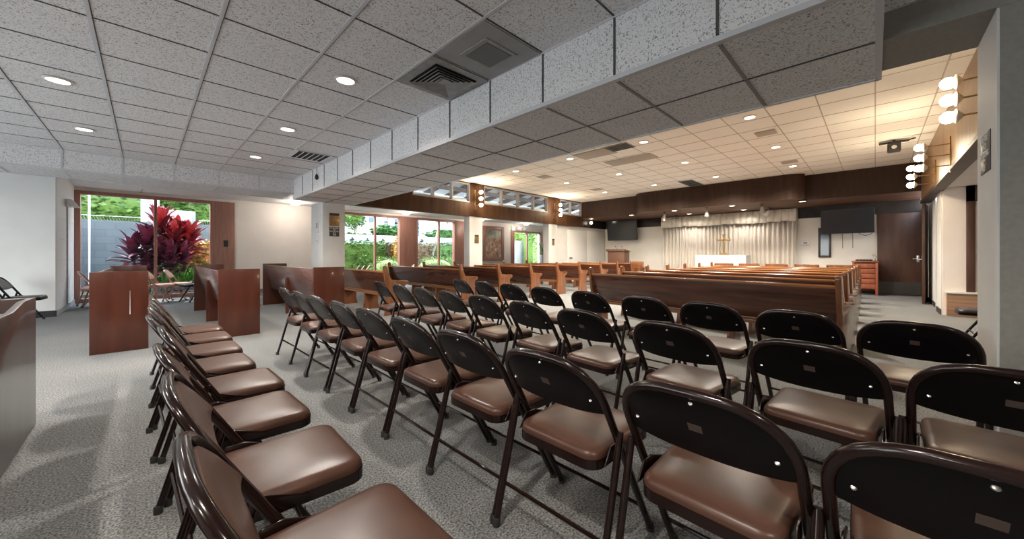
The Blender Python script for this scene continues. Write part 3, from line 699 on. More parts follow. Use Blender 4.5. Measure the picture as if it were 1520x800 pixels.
tv(14.2, .58, 2.07, 1.14, .70, 'large black television on the right of the curtain, tilted down', -8, 2.1, 2)
tv(14.2, 7.6, 2.14, 1.36, .84, 'large black television on the left of the curtain above the pulpit', -6, 2.1, 0)
t = thing('small_dark_window', 'narrow dark framed opening below the right television', 'window', (XW, 1.09, 1.03))
for a in ((-.15, -.10, 0, .9), (.10, .15, 0, .9), (-.10, .10, 0, .06), (-.10, .10, .84, .9)): boxobj('frame', M_signd, t, -.05, 0, a[0], a[1], a[2], a[3], bev=.004)
boxobj('pane', mat('reflecting_pane', (.10, .13, .17), .08), t, -.02, -.01, -.10, .10, .06, .84)
t = thing('wall_speaker', 'small round-cornered white box on the wall right of the curtain', 'speaker', (XW, 1.55, 1.48)); boxobj('housing', M_steelw, t, -.07, 0, -.11, .11, -.07, .07, bev=.03); boxobj('grille', M_ventg, t, -.073, -.07, -.05, .05, -.03, .03)
t = thing('globe_lamp', 'small glowing globe under the dark band left of the television', 'lamp', (13.2, 8.45, 2.45)); bm = B(); bmesh.ops.create_uvsphere(bm, u_segments=14, v_segments=8, radius=.06); finish('globe', bm, M_bulb, t); boxobj('mount', M_tvb, t, -.03, .03, .0, .13, -.03, .03)
# red cabinet with things on top
t = thing('red_podium', 'red-brown slatted wooden stand beside the dark door', 'stand', (14.15, .2, 0))
boxobj('top', M_red, t, -.27, .27, -.27, .27, .90, .935, bev=.006)
for sx in (-.23, .23):
    for sy in (-.23, .23): boxobj('leg', M_red, t, sx - .025, sx + .025, sy - .025, sy + .025, 0, .90, bev=.003)
for k in range(5): boxobj('drawer', M_red, t, -.245, .2, -.20, .20, .18 + .14 * k, .305 + .14 * k, bev=.006)
boxobj('back_panel', M_red, t, .2, .22, -.21, .21, .1, .9)
t = thing('sound_mixer', 'flat black device lying on the red-brown stand', 'mixer', (14.1, .22, .936)); boxobj('casing', M_tvb, t, -.15, .15, -.17, .17, 0, .04, bev=.006)
bm = B()
for i in range(5): lathe(bm, [(0, 0), (.012, 0), (.01, .02), (0, .02)], (-.05, -.12 + .06 * i, .04), 8)
finish('knobs', bm, M_ventg, t)
t = thing('gooseneck_microphone', 'thin gooseneck microphone curling above the red-brown stand', 'microphone', (14.3, .0, .936))
bm = B(); tube(bm, [(0, 0, 0), (0, -.02, .12), (0, .03, .2), (0, .06, .16), (0, .02, .12)], .005, 6); finish('neck', bm, M_tvb, t)
bm = B(); lathe(bm, [(0, 0), (.03, 0), (.03, .012), (0, .012)], seg=12); finish('base', bm, M_tvb, t)

# ------------------------------------------------------------------ folding chair
def seat_outline(x0, x1, w0, w1, r, n=6):
    pts = []
    for (cx, cy, a0) in ((x0 + r, -w0 + r, 180), (x1 - r, -w1 + r, 270), (x1 - r, w1 - r, 0), (x0 + r, w0 - r, 90)):
        pts += [(cx + r * math.cos(R(a0 + 90 * i / n)), cy + r * math.sin(R(a0 + 90 * i / n))) for i in range(n + 1)]
    return pts
SL = -.587      # lean of the main frame: dx per dz
def fx(z): return .425 + SL * z
def make_chair(name, label, mf, mb, mv, loc, rz, group=None):
    t = thing(name, label, 'folding chair', loc, rz, group)
    # main tube
    hw = .218; pts = []
    zt, zs = .742, .582
    right = [(z, -hw) for z in (.0, .2, .40, .50, zs - .02)]
    arc_ = []
    n = 18
    for i in range(n + 1):
        a = PI * i / n; c, s = math.cos(a), math.sin(a)
        y = -hw * (abs(c) ** .62) * (1 if c > 0 else -1); z = zs + (zt - zs) * (s ** .88 if s > 1e-6 else 0)
        arc_.append((z, y))
    left = [(z, hw) for z in (zs - .02, .50, .40, .2, .0)]
    path = [(fx(z), y, z) for z, y in right + arc_ + left]
    bm = B(); tube(bm, path, .0138, 12); fr_ = finish('main_frame', bm, mf, t)
    # back shell + cushion
    def belly(u, z): return -.020 * (1 - u ** 4) * max(0, min(1, (zt - .012 - z) / .07)) ** .6
    def shell(off0, off1, inset, zb, puff, mi=0):
        bm = B(); NU, NV = 18, 7; F = []; K = []
        for j in range(NV + 1):
            rf, rk = [], []
            for i in range(NU + 1):
                u = -1 + 2 * i / NU
                # top outline of arch at this u
                uu = min(abs(u), .9995) ** (1 / .62); top = zs + (zt - zs - inset) * (1 - uu * uu) ** .44
                bot = zb - .018 * (1 - u * u)
                z = bot + (max(top, bot + .012) - bot) * j / NV
                y = u * (hw - inset)
                curve = belly(u, z)       # belly towards the rear
                e = (1 - abs(u) ** 4) * (1 - abs(2 * j / NV - 1) ** 4)
                x = fx(z) + curve
                rf.append(bm.verts.new((x + off1 + puff * e, y, z))); rk.append(bm.verts.new((x + off0, y, z)))
            F.append(rf); K.append(rk)
        for j in range(NV):
            for i in range(NU):
                bm.faces.new((F[j][i], F[j][i + 1], F[j + 1][i + 1], F[j + 1][i])); bm.faces.new((K[j][i], K[j + 1][i], K[j + 1][i + 1], K[j][i + 1]))
        for i in range(NU):
            bm.faces.new((F[0][i], K[0][i], K[0][i + 1], F[0][i + 1])); bm.faces.new((F[NV][i], F[NV][i + 1], K[NV][i + 1], K[NV][i]))
        for j in range(NV):
            bm.faces.new((F[j][0], F[j + 1][0], K[j + 1][0], K[j][0])); bm.faces.new((F[j][NU], K[j][NU], K[j + 1][NU], F[j + 1][NU]))
        return bm
    br_ = finish('backrest', shell(-.002, .006, .002, .562, 0), mb, t)
    finish('back_cushion', shell(.006, .016, .020, .576, .014), mv, t)
    for y, z in ((0, .715), (-.175, .61), (.175, .61)):
        u = y / hw; bm = B()
        lathe(bm, [(.0065, 0), (.005, .002), (0, .003)], (fx(z) + belly(u, z) - .002, y, z), 10, M=Matrix.Rotation(R(-90 + 30), 4, 'Y')); finish('rivet', bm, M_rivet, br_)
    bm = B(); z0 = .64; c0 = Vector((fx(z0) - .020 - .0025, 0, z0)); dx = Vector((SL, 0, 1)).normalized() * .014
    vs = [bm.verts.new(c0 + dx * a + Vector((-.0007, b_ * .018, 0))) for a, b_ in ((-1, -1), (1, -1), (1, 1), (-1, 1))]
    ws = [bm.verts.new(v.co + Vector((.003, 0, 0))) for v in vs]
    bm.faces.new(vs); bm.faces.new(ws[::-1])
    for i in range(4): bm.faces.new((vs[i], ws[i], ws[(i + 1) % 4], vs[(i + 1) % 4]))
    finish('maker_patch', bm, M_patch, br_)
    # seat pan and cushion
    bm = B(); o1 = seat_outline(.065, .475, .185, .198, .055)
    prism(bm, o1, 'z', .358, .391); finish('seat_pan', bm, mf, t)
    bm = B(); lv = [(0, .389, 1.0), (.004, .402, 1.004), (.010, .409, .995), (.03, .418, .965), (.06, .424, .86), (.1, .429, .6), (.2, .431, .2)]
    cxs, prev = .27, None; rings = []
    for _, z, s in lv:
        sc = s * .985
        rings.append([bm.verts.new((cxs + (x - cxs) * sc, y * sc, z)) for x, y in o1])
    N = len(o1)
    for A, Bq in zip(rings, rings[1:]):
        for i in range(N): bm.faces.new((A[i], A[(i + 1) % N], Bq[(i + 1) % N], Bq[i]))
    bm.faces.new(rings[-1]); bm.faces.new(rings[0][::-1]); finish('seat_cushion', bm, mv, t, angle=60)
    # rear legs
    for sy in (-1, 1):
        bm = B(); tube(bm, [(0, sy * .236, .008), (.05, sy * .238, .18), (.125, sy * .240, .45), (.137, sy * .240, .495)], .0125, 10, taper=[1, 1, 1, .9]); rl_ = finish('rear_leg', bm, mf, t)
        bm = B(); lathe(bm, [(0, 0), (.016, 0), (.016, .028), (.012, .034), (0, .034)], (.002, sy * .236, 0), 10); finish('foot_cap', bm, M_black, rl_)
        bm = B(); lathe(bm, [(0, 0), (.016, 0), (.016, .028), (.012, .034), (0, .034)], (.418, sy * hw, 0), 10); finish('foot_cap', bm, M_black, fr_)
        bm = B(); prism(bm, [(.10, .375), (.30, .375), (.30, .388), (.19, .43), (.14, .43)], 'y', sy * .2 - .003, sy * .2 + .003, bev=.0015); finish('hinge_bracket', bm, mf, t)
    bm = B(); tube(bm, [(.045, -.237, .16), (.045, .237, .16)], .0075, 8); finish('stretcher', bm, mf, t)
    bm = B(); tube(bm, [(fx(.13), -hw, .13), (fx(.13), hw, .13)], .0075, 8); finish('stretcher', bm, mf, t)
    return t
ch0 = None
def place(x, y, rz, label, group):
    global ch0
    loc = (x, y, 0); rz = R(rz)
    if ch0 is None: ch0 = make_chair('folding_chair', label, M_cmetal, M_cmetal2, M_vinyl, loc, rz, group); return ch0
    return dup(ch0, loc, rz, label, group)
# row nearest the left aisle (seen from behind the backs' left)
rowB = [4.47, 3.97, 3.46, 2.95, 2.44, 1.93, 1.41, .865]
jit = random.Random(5)
offB = [0, .0, -.01, -.02, .02, 0, .010, .014]
for i, y in enumerate(rowB):
    place(.045 + offB[i], y, jit.uniform(-2, 2), 'brown padded folding chair, %s from window end of left-hand row beside aisle' % ORD[i], 'chairs in the row beside the left aisle')
rowA = [4.44, 3.93, 3.40, 2.86, 2.35, 1.84, 1.35, .856, .340, -.142]
for i, y in enumerate(rowA):
    place(1.035 - .004 * i, y, jit.uniform(-1.5, 1.5), 'brown padded folding chair, %s from window end of second row from the left' % ORD[i], 'chairs in the second row')
rowC = [(2.18, 4.65), (2.12, 4.0), (2.08, 3.44), (2.06, 2.93), (2.05, 2.43), (2.01, 1.87), (1.96, 1.345), (1.90, .76), (1.872, .192), (1.862, -.304)]
for i, (x, y) in enumerate(rowC):
    place(x, y, -4.5 + jit.uniform(-1.2, 1.2), 'brown padded folding chair, %s from window end of third row' % ORD[i], 'chairs in the third row')
rowD = [4.24, 3.66, 3.12, 2.56, 1.97, 1.39, .87, .358, -.144]
for i, y in enumerate(rowD):
    place(2.825 + .085 * y, y, -5 + jit.uniform(-1, 1), 'dark folding chair, %s from window end of row behind the long right pews' % ORD[i], 'chairs in the row behind the pews')
# black chairs
bc = make_chair('black_folding_chair', 'black folding chair standing against the white left wall', M_cmetal2, M_cmetal2, M_bvinyl, (-1.66, 9.93, 0), R(-6))
dup(bc, (-1.74, 9.40, 0), R(-3), 'black folding chair farther left against white wall, partly out of frame')
dup(bc, (7.32, -1.21, 0), R(90), 'black folding chair in the nook behind the right wall end')
dup(bc, (1.05, 11.6, 0), R(200), 'black folding chair behind the second box pew by the glass')
tn = make_chair('tan_folding_chair', 'tan folding chair at far left beside the white brick wall', M_tanm, M_tan, M_tan, (-.98, 11.95, 0), R(12))
dup(tn, (-.45, 11.7, 0), R(200), 'tan folding chair behind the first box pew, back toward the glass')
dup(tn, (.02, 11.9, 0), R(-12), 'tan folding chair right of the first box pew, seat before the planting')
dup(tn, (.36, 12.2, 0), R(-15), 'tan folding chair, farther of the pair right of first box pew')
for q, lab in ((531, 'leftmost of three by the first window'), (538.5, 'middle of three by the first window'), (546, 'rightmost of three by the first window'), (612, 'left one before the post between the windows'), (621, 'right one before the post between the windows')):
    k = (q - 760) / 542.; d = 12.35 / (.7053 - k * .709); dup(tn, (d * (k * .7053 + .709), 12.25, 0), R(160), 'tan folding chair, ' + lab)

# ------------------------------------------------------------------ pews with scrolled ends
def pew_end_poly(t0=0.0):
    pts = [(.46, 0), (.455, .10), (.425, .20), (.42, .50), (.46, .545)]
    pts += arc(.475, .575, .032, -60, 150, 8)
    pts += [(.30, .615), (.20, .625), (.155, .66), (.115, .76), (.095, .84)]
    pts += arc(.05, .865, .040, 10, 200, 10)
    pts += [(.02, .80), (.065, .50), (.07, .25), (.055, .10), (.03, 0)]
    return pts
def make_pew(name, label, P0, P1, rz_, group, dark=False):
    """P0 = right end (small Y), P1 = left end; local y runs from P0 to P1"""
    L = math.hypot(P1[0] - P0[0], P1[1] - P0[1]); a = math.atan2(P1[1] - P0[1], P1[0] - P0[0]) - PI / 2
    t = thing(name, label, 'pew', (P0[0], P0[1], 0), a, group)
    ep = pew_end_poly()
    for y0, y1 in ((0, .045), (L - .045, L)):
        bm = B(); prism(bm, ep, 'y', y0, y1, bev=.006); finish('pew_end', bm, M_pewz, t)
        ya, yb = (y0 - .012, y1 + .012)
        bm = B(); prism(bm, [(.17, .622), (.30, .613), (.47, .606), (.50, .59), (.505, .60), (.48, .622), (.30, .630), (.19, .642)], 'y', ya, yb, bev=.003); finish('armrest', bm, M_pewtop, t)
    bm = B(); prism(bm, [(.045, .79), (.075, .79), (.175, .40), (.17, .34), (.145, .34)], 'y', .045, L - .045, bev=.003); finish('backrest', bm, M_pew, t)
    bm = B(); prism(bm, [(.038, .775), (.034, .795), (.045, .808), (.085, .806), (.092, .79), (.08, .775)], 'y', .045, L - .045, bev=.003); finish('top_rail', bm, M_pewtop, t)
    bm = B(); prism(bm, [(.13, .40), (.47, .43), (.485, .42), (.47, .395), (.13, .375)], 'y', .045, L - .045, bev=.004); finish('seat', bm, M_pewtop, t)
    bm = B(); box(bm, .425, .445, .045, L - .045, .33, .40, .003); finish('seat_apron', bm, M_pew, t)
    bm = B(); box(bm, .10, .13, .045, L - .045, .335, .375, .003); finish('rear_rail', bm, M_pewtop, t)
    ns = 2 if L > 2.5 else 1
    for k in range(ns):
        y = L * (k + 1) / (ns + 1)
        bm = B(); prism(bm, [(.44, 0), (.41, .12), (.41, .39), (.14, .375), (.13, .15), (.10, 0)], 'y', y - .02, y + .02, bev=.004); finish('support', bm, M_pewz, t)
    return t
for k in range(7):
    y1, y0 = 3.3, .23
    xr, xl = 4.60 + 1.1 * k, 5.06 + 1.03 * k
    make_pew('wooden_pew', 'long polished wooden pew right of the middle aisle, %s counted from the folding chairs' % ORD[k],
             (xr, y0), (xl, y1), 0, 'pews of the right-hand block')
LX = [3.01, 4.71, 5.8, 6.92, 8.03, 9.1, 10.3, 11.37, 12.4]
proto = None
for k, x in enumerate(LX):
    lab = 'polished wooden pew with scrolled ends, %s from the camera in the window-side block' % ORD[k]
    if proto is None: proto = make_pew('wooden_pew', lab, (x, 6.26), (x, 9.54), 0, 'pews of the window-side block')
    else: dup(proto, (x, 6.26, 0), 0, lab)
# ------------------------------------------------------------------ box-ended pews
def box_pew(label, x, y0, y1, far=True):
    t = thing('box_pew', label, 'pew', (x, y0, 0), 0, 'box-ended pews in the left room'); L = y1 - y0
    for a in (0, L - .035):
        bm = B(); box(bm, 0, .46, a, a + .035, 0, .91, .003); finish('end_panel', bm, M_box, t)
    bm = B(); prism(bm, [(.01, .885), (.035, .885), (.17, .40), (.17, .36), (.145, .36)], 'y', .035, L - .035, bev=.003); finish('backrest', bm, M_boxb, t)
    bm = B(); prism(bm, [(.15, .385), (.47, .41), (.49, .40), (.47, .375), (.15, .36)], 'y', .035, L - .035, bev=.003); finish('seat', bm, M_pewtop, t)
    for q in (L * .5,):
        bm = B(); prism(bm, [(.03, 0)] + [(.03, .66)] + arc(.055, .66, .025, 180, 0, 5) + [(.155, .36), (.40, .36), (.40, 0)], 'y', q - .02, q + .02, bev=.003); finish('support_bracket', bm, M_box, t)
    bm = B(); box(bm, .40, .42, .035, L - .035, .28, .36, .003); finish('seat_apron', bm, M_box, t)
    return t
bp = box_pew('box-ended red-brown pew at left with a painted slit of light in its end panel', -.43, 6.08, 9.5)
box_pew('box-ended red-brown pew between the first one and the cream wall', .68, 6.12, 9.52)
box_pew('box-ended red-brown pew directly in front of the first white pillar', 1.83, 6.12, 9.58)
# light through a slit in the first end panel, painted as a pale strip
bm = B(); prism(bm, [(.306, .42), (.312, .42), (.3095, .69), (.3080, .69)], 'y', -.003, .002); finish('painted_slit_light', bm, mat('slit_light_paint', (.8, .82, .84), .3), bp)
# worn dark pew, bottom left
t = thing('dark_wooden_pew', 'worn dark wooden pew in the bottom left corner', 'pew', (-1.02, 1.2, 0))
bm = B(); prism(bm, [(0, 0), (2.67, 0), (2.67, .825), (2.36, .825), (2.10, .79), (0, .79)], 'x', .49, .52, bev=.003); finish('back_panel', bm, M_dark_pew, t)
boxobj('end_panel', M_dark_pew, t, 0, .49, 2.635, 2.67, 0, .822, bev=.003); boxobj('end_panel', M_dark_pew, t, 0, .49, 0, .035, 0, .822, bev=.003)
boxobj('seat', M_pewtop, t, .02, .49, .035, 2.635, .40, .43, bev=.004); boxobj('cap_rail', M_box, t, .455, .49, .035, 2.08, .75, .788, bev=.003)

# front wooden chairs
def wchair(label, x, y):
    t = thing('wooden_chair', label, 'chair', (x, y, 0), R(0), 'wooden chairs in front of the altar')
    for sy in (-.24, .24):
        boxobj('rear_leg', M_pewz, t, 0, .04, sy - .02, sy + .02, 0, .82, bev=.004); boxobj('front_leg', M_pewz, t, .42, .46, sy - .02, sy + .02, 0, .43, bev=.004)
    boxobj('seat', M_pewtop, t, 0, .48, -.26, .26, .42, .46, bev=.008); boxobj('backrest', M_pewz, t, .0, .03, -.26, .26, .62, .85, bev=.008)
    boxobj('stretcher', M_pewz, t, .42, .44, -.22, .22, .2, .24)
for i, lab in enumerate(('leftmost', 'second from left', 'middle', 'second from right', 'rightmost')):
    wchair('wooden chair with flat top rail facing the altar, %s of five' % lab, 12.45, 3.28 - .66 * i)
t = thing('armchair', 'dark wooden armchair beyond the last window-side pew', 'chair', (12.95, 6.3, 0), R(180))
for sy in (-.27, .27):
    boxobj('leg', M_pewz, t, -.02, .03, sy - .025, sy + .025, 0, .62, bev=.004); boxobj('leg', M_pewz, t, .43, .48, sy - .025, sy + .025, 0, .62, bev=.004); boxobj('armrest', M_pewz, t, -.03, .5, sy - .03, sy + .03, .62, .65, bev=.01)
boxobj('seat', M_bvinyl, t, 0, .46, -.25, .25, .42, .48, bev=.02); boxobj('backrest', M_pewz, t, -.02, .02, -.26, .26, .5, .86, bev=.02)
# plant in tall vase by last pillar
def blade(bm, base, dirv, L, w, droop, fold=.15, n=5, mi=0):
    dirv = Vector(dirv).normalized(); side = dirv.cross(Vector((0, 0, 1)))
    if side.length < .1: side = Vector((1, 0, 0))
    side.normalize(); prev = None; p = Vector(base)
    for i in range(n + 1):
        u = i / n; ww = w * (math.sin(PI * min(1, (u * .86 + .10))) ** .8) * (1 if i < n else 0.05)
        d = (dirv + Vector((0, 0, -droop * u * u))).normalized()
        nrm = side.cross(d).normalized()
        a = bm.verts.new(p - side * ww * .5 + nrm * fold * ww); m_ = bm.verts.new(p); b_ = bm.verts.new(p + side * ww * .5 + nrm * fold * ww)
        if prev:
            bm.faces.new((prev[0], prev[1], m_, a)); bm.faces.new((prev[1], prev[2], b_, m_))
        prev = (a, m_, b_); p = p + d * (L / n)
rp = random.Random(11)
k = (806 - 760) / 542.; d = 12.5 / (.7053 - k * .709); px_ = d * (k * .7053 + .709)
t = thing('potted_plant', 'tall grey vase with dark leafy plant beside the last window', 'plant', (px_, 12.5, 0))
bm = B(); lathe(bm, [(0, 0), (.13, 0), (.15, .05), (.13, .3), (.16, .7), (.20, 1.0), (.17, 1.1), (.15, 1.1), (.15, 1.0), (0, 1.0)]); finish('vase', bm, M_ac, t)
bm = B()
for i in range(26):
    a = rp.uniform(0, 2 * PI); blade(bm, (0, 0, 1.0), (math.cos(a) * .5, math.sin(a) * .5, rp.uniform(.8, 2)), rp.uniform(.5, .95), .07, rp.uniform(.1, .8))
finish('foliage', bm, M_shade, t)

# ------------------------------------------------------------------ outside
bm = B(); box(bm, -40, 60, YW + .15, 60, -.14, -.02); box(bm, -40, -4.7, -30, YW + .15, -.14, -.02); struct('ground', bm, M_patio)
bm = B(); box(bm, -3.0, 30, 14.6, 16.0, -.02, .06); struct('ground_bed', bm, M_soil)
bm = B(); box(bm, -8, 4.2, 16.0, 16.2, 0, 2.12); box(bm, -2.6, -2.4, 13.05, 16, 0, 2.3); bw = struct('wall_garden', bm, M_block)
bm = B(); box(bm, 4.2, 40, 16.0, 16.2, 0, 2.0); struct('wall_garden_white', bm, M_stucco)
# crowns of leaves
def leafcloud(name, m, c, rad, n, size, rnd, parent=None, shape='ell', power=.33):
    bm = B()
    for i in range(n):
        while True:
            v = Vector((rnd.uniform(-1, 1), rnd.uniform(-1, 1), rnd.uniform(-1, 1)))
            if shape == 'box' or v.length <= 1: break
        if shape == 'box':
            ax = rnd.choice((0, 1, 1, 1, 2, 2)); v[ax] = (1 if rnd.random() < .6 or ax == 0 else -1) * rnd.uniform(.8, 1.0) if ax != 1 else rnd.uniform(-1, -.7)
            wob = 1 + .10 * math.sin(v.x * 9) * math.cos(v.z * 5)
        else:
            v = v.normalized() * (v.length ** power); wob = 1 + .12 * math.sin(v.x * 7 + v.z * 5) + .08 * math.sin(v.y * 9)
        p = Vector(c) + Vector((v.x * rad[0], v.y * rad[1], v.z * rad[2])) * wob
        s = size * rnd.uniform(.6, 1.4)
        q = Matrix.Rotation(rnd.uniform(0, 2 * PI), 3, 'Z') @ Matrix.Rotation(rnd.uniform(-1.2, 1.2), 3, 'X')
        pts = [(-.5, 0, 0), (0, -.3, .08), (.5, 0, 0), (0, .3, .08)]
        vs = [bm.verts.new(p + q @ (Vector(a) * s)) for a in pts]; bm.faces.new(vs)
    bmesh_ = finish(name, bm, m, parent, smooth=False)
    return bmesh_
rg = random.Random(21)
def shrub(name, label, m, c, rad, n, size, stemr=.05, shape='ell', cat='shrub', group=None, stems=3):
    t = thing(name, label, cat, (c[0], c[1], 0), 0, group)
    leafcloud('foliage', m, (0, 0, c[2]), rad, n, size, rg, t, shape)
    # inner dark body so the crown is not see-through
    bm = B(); bmesh.ops.create_icosphere(bm, subdivisions=2, radius=1)
    for v in bm.verts: v.co = Vector((v.co.x * rad[0] * .78, v.co.y * rad[1] * .78, c[2] + v.co.z * rad[2] * .78))
    if shape == 'box':
        bm.clear(); box(bm, -rad[0] * .92, rad[0] * .92, -rad[1] * .75, rad[1] * .8, c[2] - rad[2], c[2] + rad[2] * .85)
    finish('inner_growth', bm, m, t)
    bm = B()
    for k in range(stems): a = k * 2.1; tube(bm, [(math.cos(a) * .06, math.sin(a) * .06, 0), (math.cos(a) * rad[0] * .3, math.sin(a) * rad[1] * .3, c[2])], stemr, 7)
    finish('stem', bm, M_bark, t)
    return t
# hedges in front of the white wall, seen through the main windows
shrub('garden_hedge', 'bright green garden hedge outside the first window', M_hedge, (6.0, 15.2, .85), (1.4, .4, .82), 2600, .10, shape='box', cat='hedge')
shrub('mixed_shrub', 'brownish green shrub right of the bright hedge outside first window pair', M_mixed, (8.6, 15.3, .85), (1.25, .4, .80), 2200, .10, shape='box', cat='hedge')
shrub('garden_hedge', 'dark green hedge outside the second window pair', M_shade, (12.2, 15.4, .85), (2.3, .4, .85), 3000, .11, shape='box', cat='hedge')
shrub('garden_hedge', 'green shrub wall outside the last window by the stage', M_hedge, (20.5, 16.2 - .9, 1.25), (4.0, .5, 1.25), 3600, .16, shape='box', cat='hedge')
def clipped(px, lab, rx):
    k = (px - 760) / 542.; d = 14.1 / (.7053 - k * .709)
    shrub('clipped_bush', lab, M_round, (d * (k * .7053 + .709), 14.1, .52), (rx, .5, .50), 2600, .055, cat='bush', stems=1)
clipped(646, 'rounded clipped light green bush outside the second window pair', 1.15)
clipped(576, 'rounded clipped bush low outside the first window pair', .75)
# leaning palm trunk
k = (636 - 760) / 542.; d = 15.0 / (.7053 - k * .709); xx = d * (k * .7053 + .709)
t = thing('leaning_palm', 'palm with pale leaning trunk outside the second window pair', 'palm', (xx, 15.0, 0))
bm = B(); tube(bm, [(0, 0, 0), (.15, 0, .9), (.42, 0, 1.8), (.62, 0, 2.6), (.7, 0, 3.0)], .075, 10, taper=[1.2, 1, .9, .8, .7]); finish('trunk', bm, M_bark, t)
bm = B()
for i in range(22):
    a = rp.uniform(0, 2 * PI); blade(bm, (.7, 0, 3.0), (math.cos(a), math.sin(a), rp.uniform(0, .7)), rp.uniform(.8, 1.3), .10, 1.6, n=6)
finish('fronds', bm, M_mixed, t)
# red-leaf plant at first window jamb
k = (592 - 760) / 542.; d = 14.6 / (.7053 - k * .709); xx = d * (k * .7053 + .709)
shrub('red_leaf_shrub', 'reddish leafed shrub outside the right end of the first window pair', M_croton, (xx, 14.7, 1.2), (.25, .25, .8), 500, .12, stems=1)
# white building and tree crowns beyond the wall
t = thing('white_building', 'white apartment building beyond the garden wall', 'building', (12, 30, 0))
boxobj('wall', M_bldg, t, -15.5, 24, 0, 6, 0, 14)
for i, (u, v) in enumerate([(551, 326), (573, 327.5), (573, 332.5), (588.5, 328.5), (588.5, 334), (619.5, 329.5), (619.5, 335.5), (619.5, 341), (619.5, 347)]):
    k = (u - 760) / 542.; d = 30 / (.7053 - k * .709); boxobj('window', M_bwin, t, d * (k * .7053 + .709) - 12 - .18, d * (k * .7053 + .709) - 12 + .18, -.05, 0, H + (378.5 - v) * d / 542. - .22, H + (378.5 - v) * d / 542. + .22)
boxobj('corner_glazing', M_bwin, t, -14.8, -11.6, -.06, 0, 1.5, 5.2); boxobj('balcony_rail', M_steelw, t, -15, -11, -.9, -.8, 2.6, 2.75); boxobj('balcony_post', M_steelw, t, -13.2, -13.0, -.9, -.8, 0, 5)
def tree(label, u, v, Y, rad, n, size, m, name='garden_tree'):
    k = (u - 760) / 542.; d = Y / (.7053 - k * .709); z = H + (378.5 - v) * d / 542.
    return shrub(name, label, m, (d * (k * .7053 + .709), Y, z), rad, n, size, .10, cat='tree', stems=1)
tree('small tree beyond the white garden wall, first window pair left', 523, 318, 20, (.75, .6, .75), 1500, .14, M_hedge)
tree('green tree crown above the white wall, right pane of first window', 576, 346, 18, (.85, .6, .38), 1500, .18, M_shade)
tree('low grey-green growth above the wall behind the first mullion', 530, 353, 18, (.9, .5, .22), 900, .18, M_shade)
tree('green crown above the wall in the second window pair', 664, 350, 19, (1.5, .8, .35), 1600, .18, M_shade)
tree('bright leafy tree outside the last window', 795, 350, 18, (3.0, 1.5, 2.8), 3600, .26, M_round)
# big trees behind the block wall (left glazing)
tree('large bright green tree mass beyond the grey wall at far left', 150, 300, 19.5, (2.6, 1.5, 1.7), 6500, .17, M_hedge, 'tall_tree')
tree('bright green tree mass above the grey wall behind the red plant', 215, 300, 20, (2.4, 1.5, 1.6), 5500, .17, M_hedge, 'tall_tree')
tree('bright green tree at the right side of the left glass wall', 300, 308, 20, (2.4, 1.5, 1.6), 5500, .17, M_hedge, 'tall_tree')
# white posts and AC unit on wall
def outp(u, Y): k = (u - 760) / 542.; d = Y / (.7053 - k * .709); return d * (k * .7053 + .709), d
x, d = outp(132.5, 15.8); t = thing('thin_white_post', 'thin white post rising above the grey block wall at far left', 'post', (x, 15.8, 0)); bm = B(); tube(bm, [(0, 0, 0), (0, 0, 3.3)], .022, 10); finish('shaft', bm, M_steelw, t); boxobj('base_plate', M_steelw, t, -.1, .1, -.1, .1, 0, .02)
x, d = outp(223, 17); t = thing('white_column', 'broad white column behind the top of the red plant', 'column', (x, 17, 0)); boxobj('shaft', M_bldg, t, -.22, .22, -.2, .2, 0, 3.6, bev=.01); boxobj('cap', M_stucco, t, -.26, .26, -.24, .24, 3.6, 3.7)
x, d = outp(267, 16.1); t = thing('air_conditioner', 'grey air conditioner unit on the garden wall right of red plant', 'air conditioner', (x, 16.1, 2.12)); boxobj('casing', M_ac, t, -.38, .38, -.15, .15, 0, .42, bev=.03); boxobj('grille', M_ventg, t, -.28, .28, -.16, -.15, .06, .36)
# wire spikes along the wall top
bm = B()
for i in range(110):
    xx = -3 + i * .062; tube(bm, [(xx, 16.1, 2.12), (xx - .05, 16.05, 2.26)], .006, 4, cap=False)
tube(bm, [(-3, 16.05, 2.25), (3.9, 16.05, 2.25)], .005, 4); o = finish('wire_fence', bm, M_chrome); tag(o, 'bent wire strands along the top of the grey garden wall', 'wire fence')
# ti plant
def tiplant(label, x, y, heads, m, seed):
    rr = random.Random(seed); t = thing('ti_plant', label, 'plant', (x, y, 0))
    for hx, hy, hz, n, L in heads:
        bm = B(); tube(bm, [(hx * .2, hy * .2, 0), (hx * .7, hy * .6, hz * .5), (hx, hy, hz)], .022, 7); finish('stem', bm, M_bark, t)
        bm = B()
        for i in range(n):
            a = i * 2.4 + rr.uniform(-.3, .3); el = -.1 + 2.6 * (i / n) ** 1.2 + rr.uniform(-.2, .2); f = rr.uniform(.8, 1.15)
            z = hz - .42 + .50 * i / n
            blade(bm, (hx, hy, z), (math.cos(a), math.sin(a), el), L * f, .15, rr.uniform(.2, .9), fold=.18, n=6)
        finish('leaf_rosette', bm, m, t)
x, _ = outp(252, 14.1)
tiplant('tall plant with glossy bright red strap leaves outside the left glass', x, 14.1, [(-.18, .05, 1.95, 60, .55), (.42, 0, 1.60, 56, .55), (.08, -.1, 1.55, 50, .52), (.18, .2, 1.72, 50, .52)], M_ti, 4)
x, _ = outp(214, 13.9)
tiplant('plant with purple dark strap leaves left of the bright red one', x, 13.9, [(.05, 0, 1.50, 56, .5), (-.22, .1, 1.25, 48, .48), (.28, -.05, 1.15, 46, .48), (.1, 0, .85, 40, .45)], M_tid, 5)
x, _ = outp(256, 13.75)
tiplant('low dark maroon strap-leaf plant beneath the bright red one', x - .05, 13.75, [(0, 0, 1.05, 46, .46), (.28, .1, 1.1, 46, .44)], M_tid, 6)
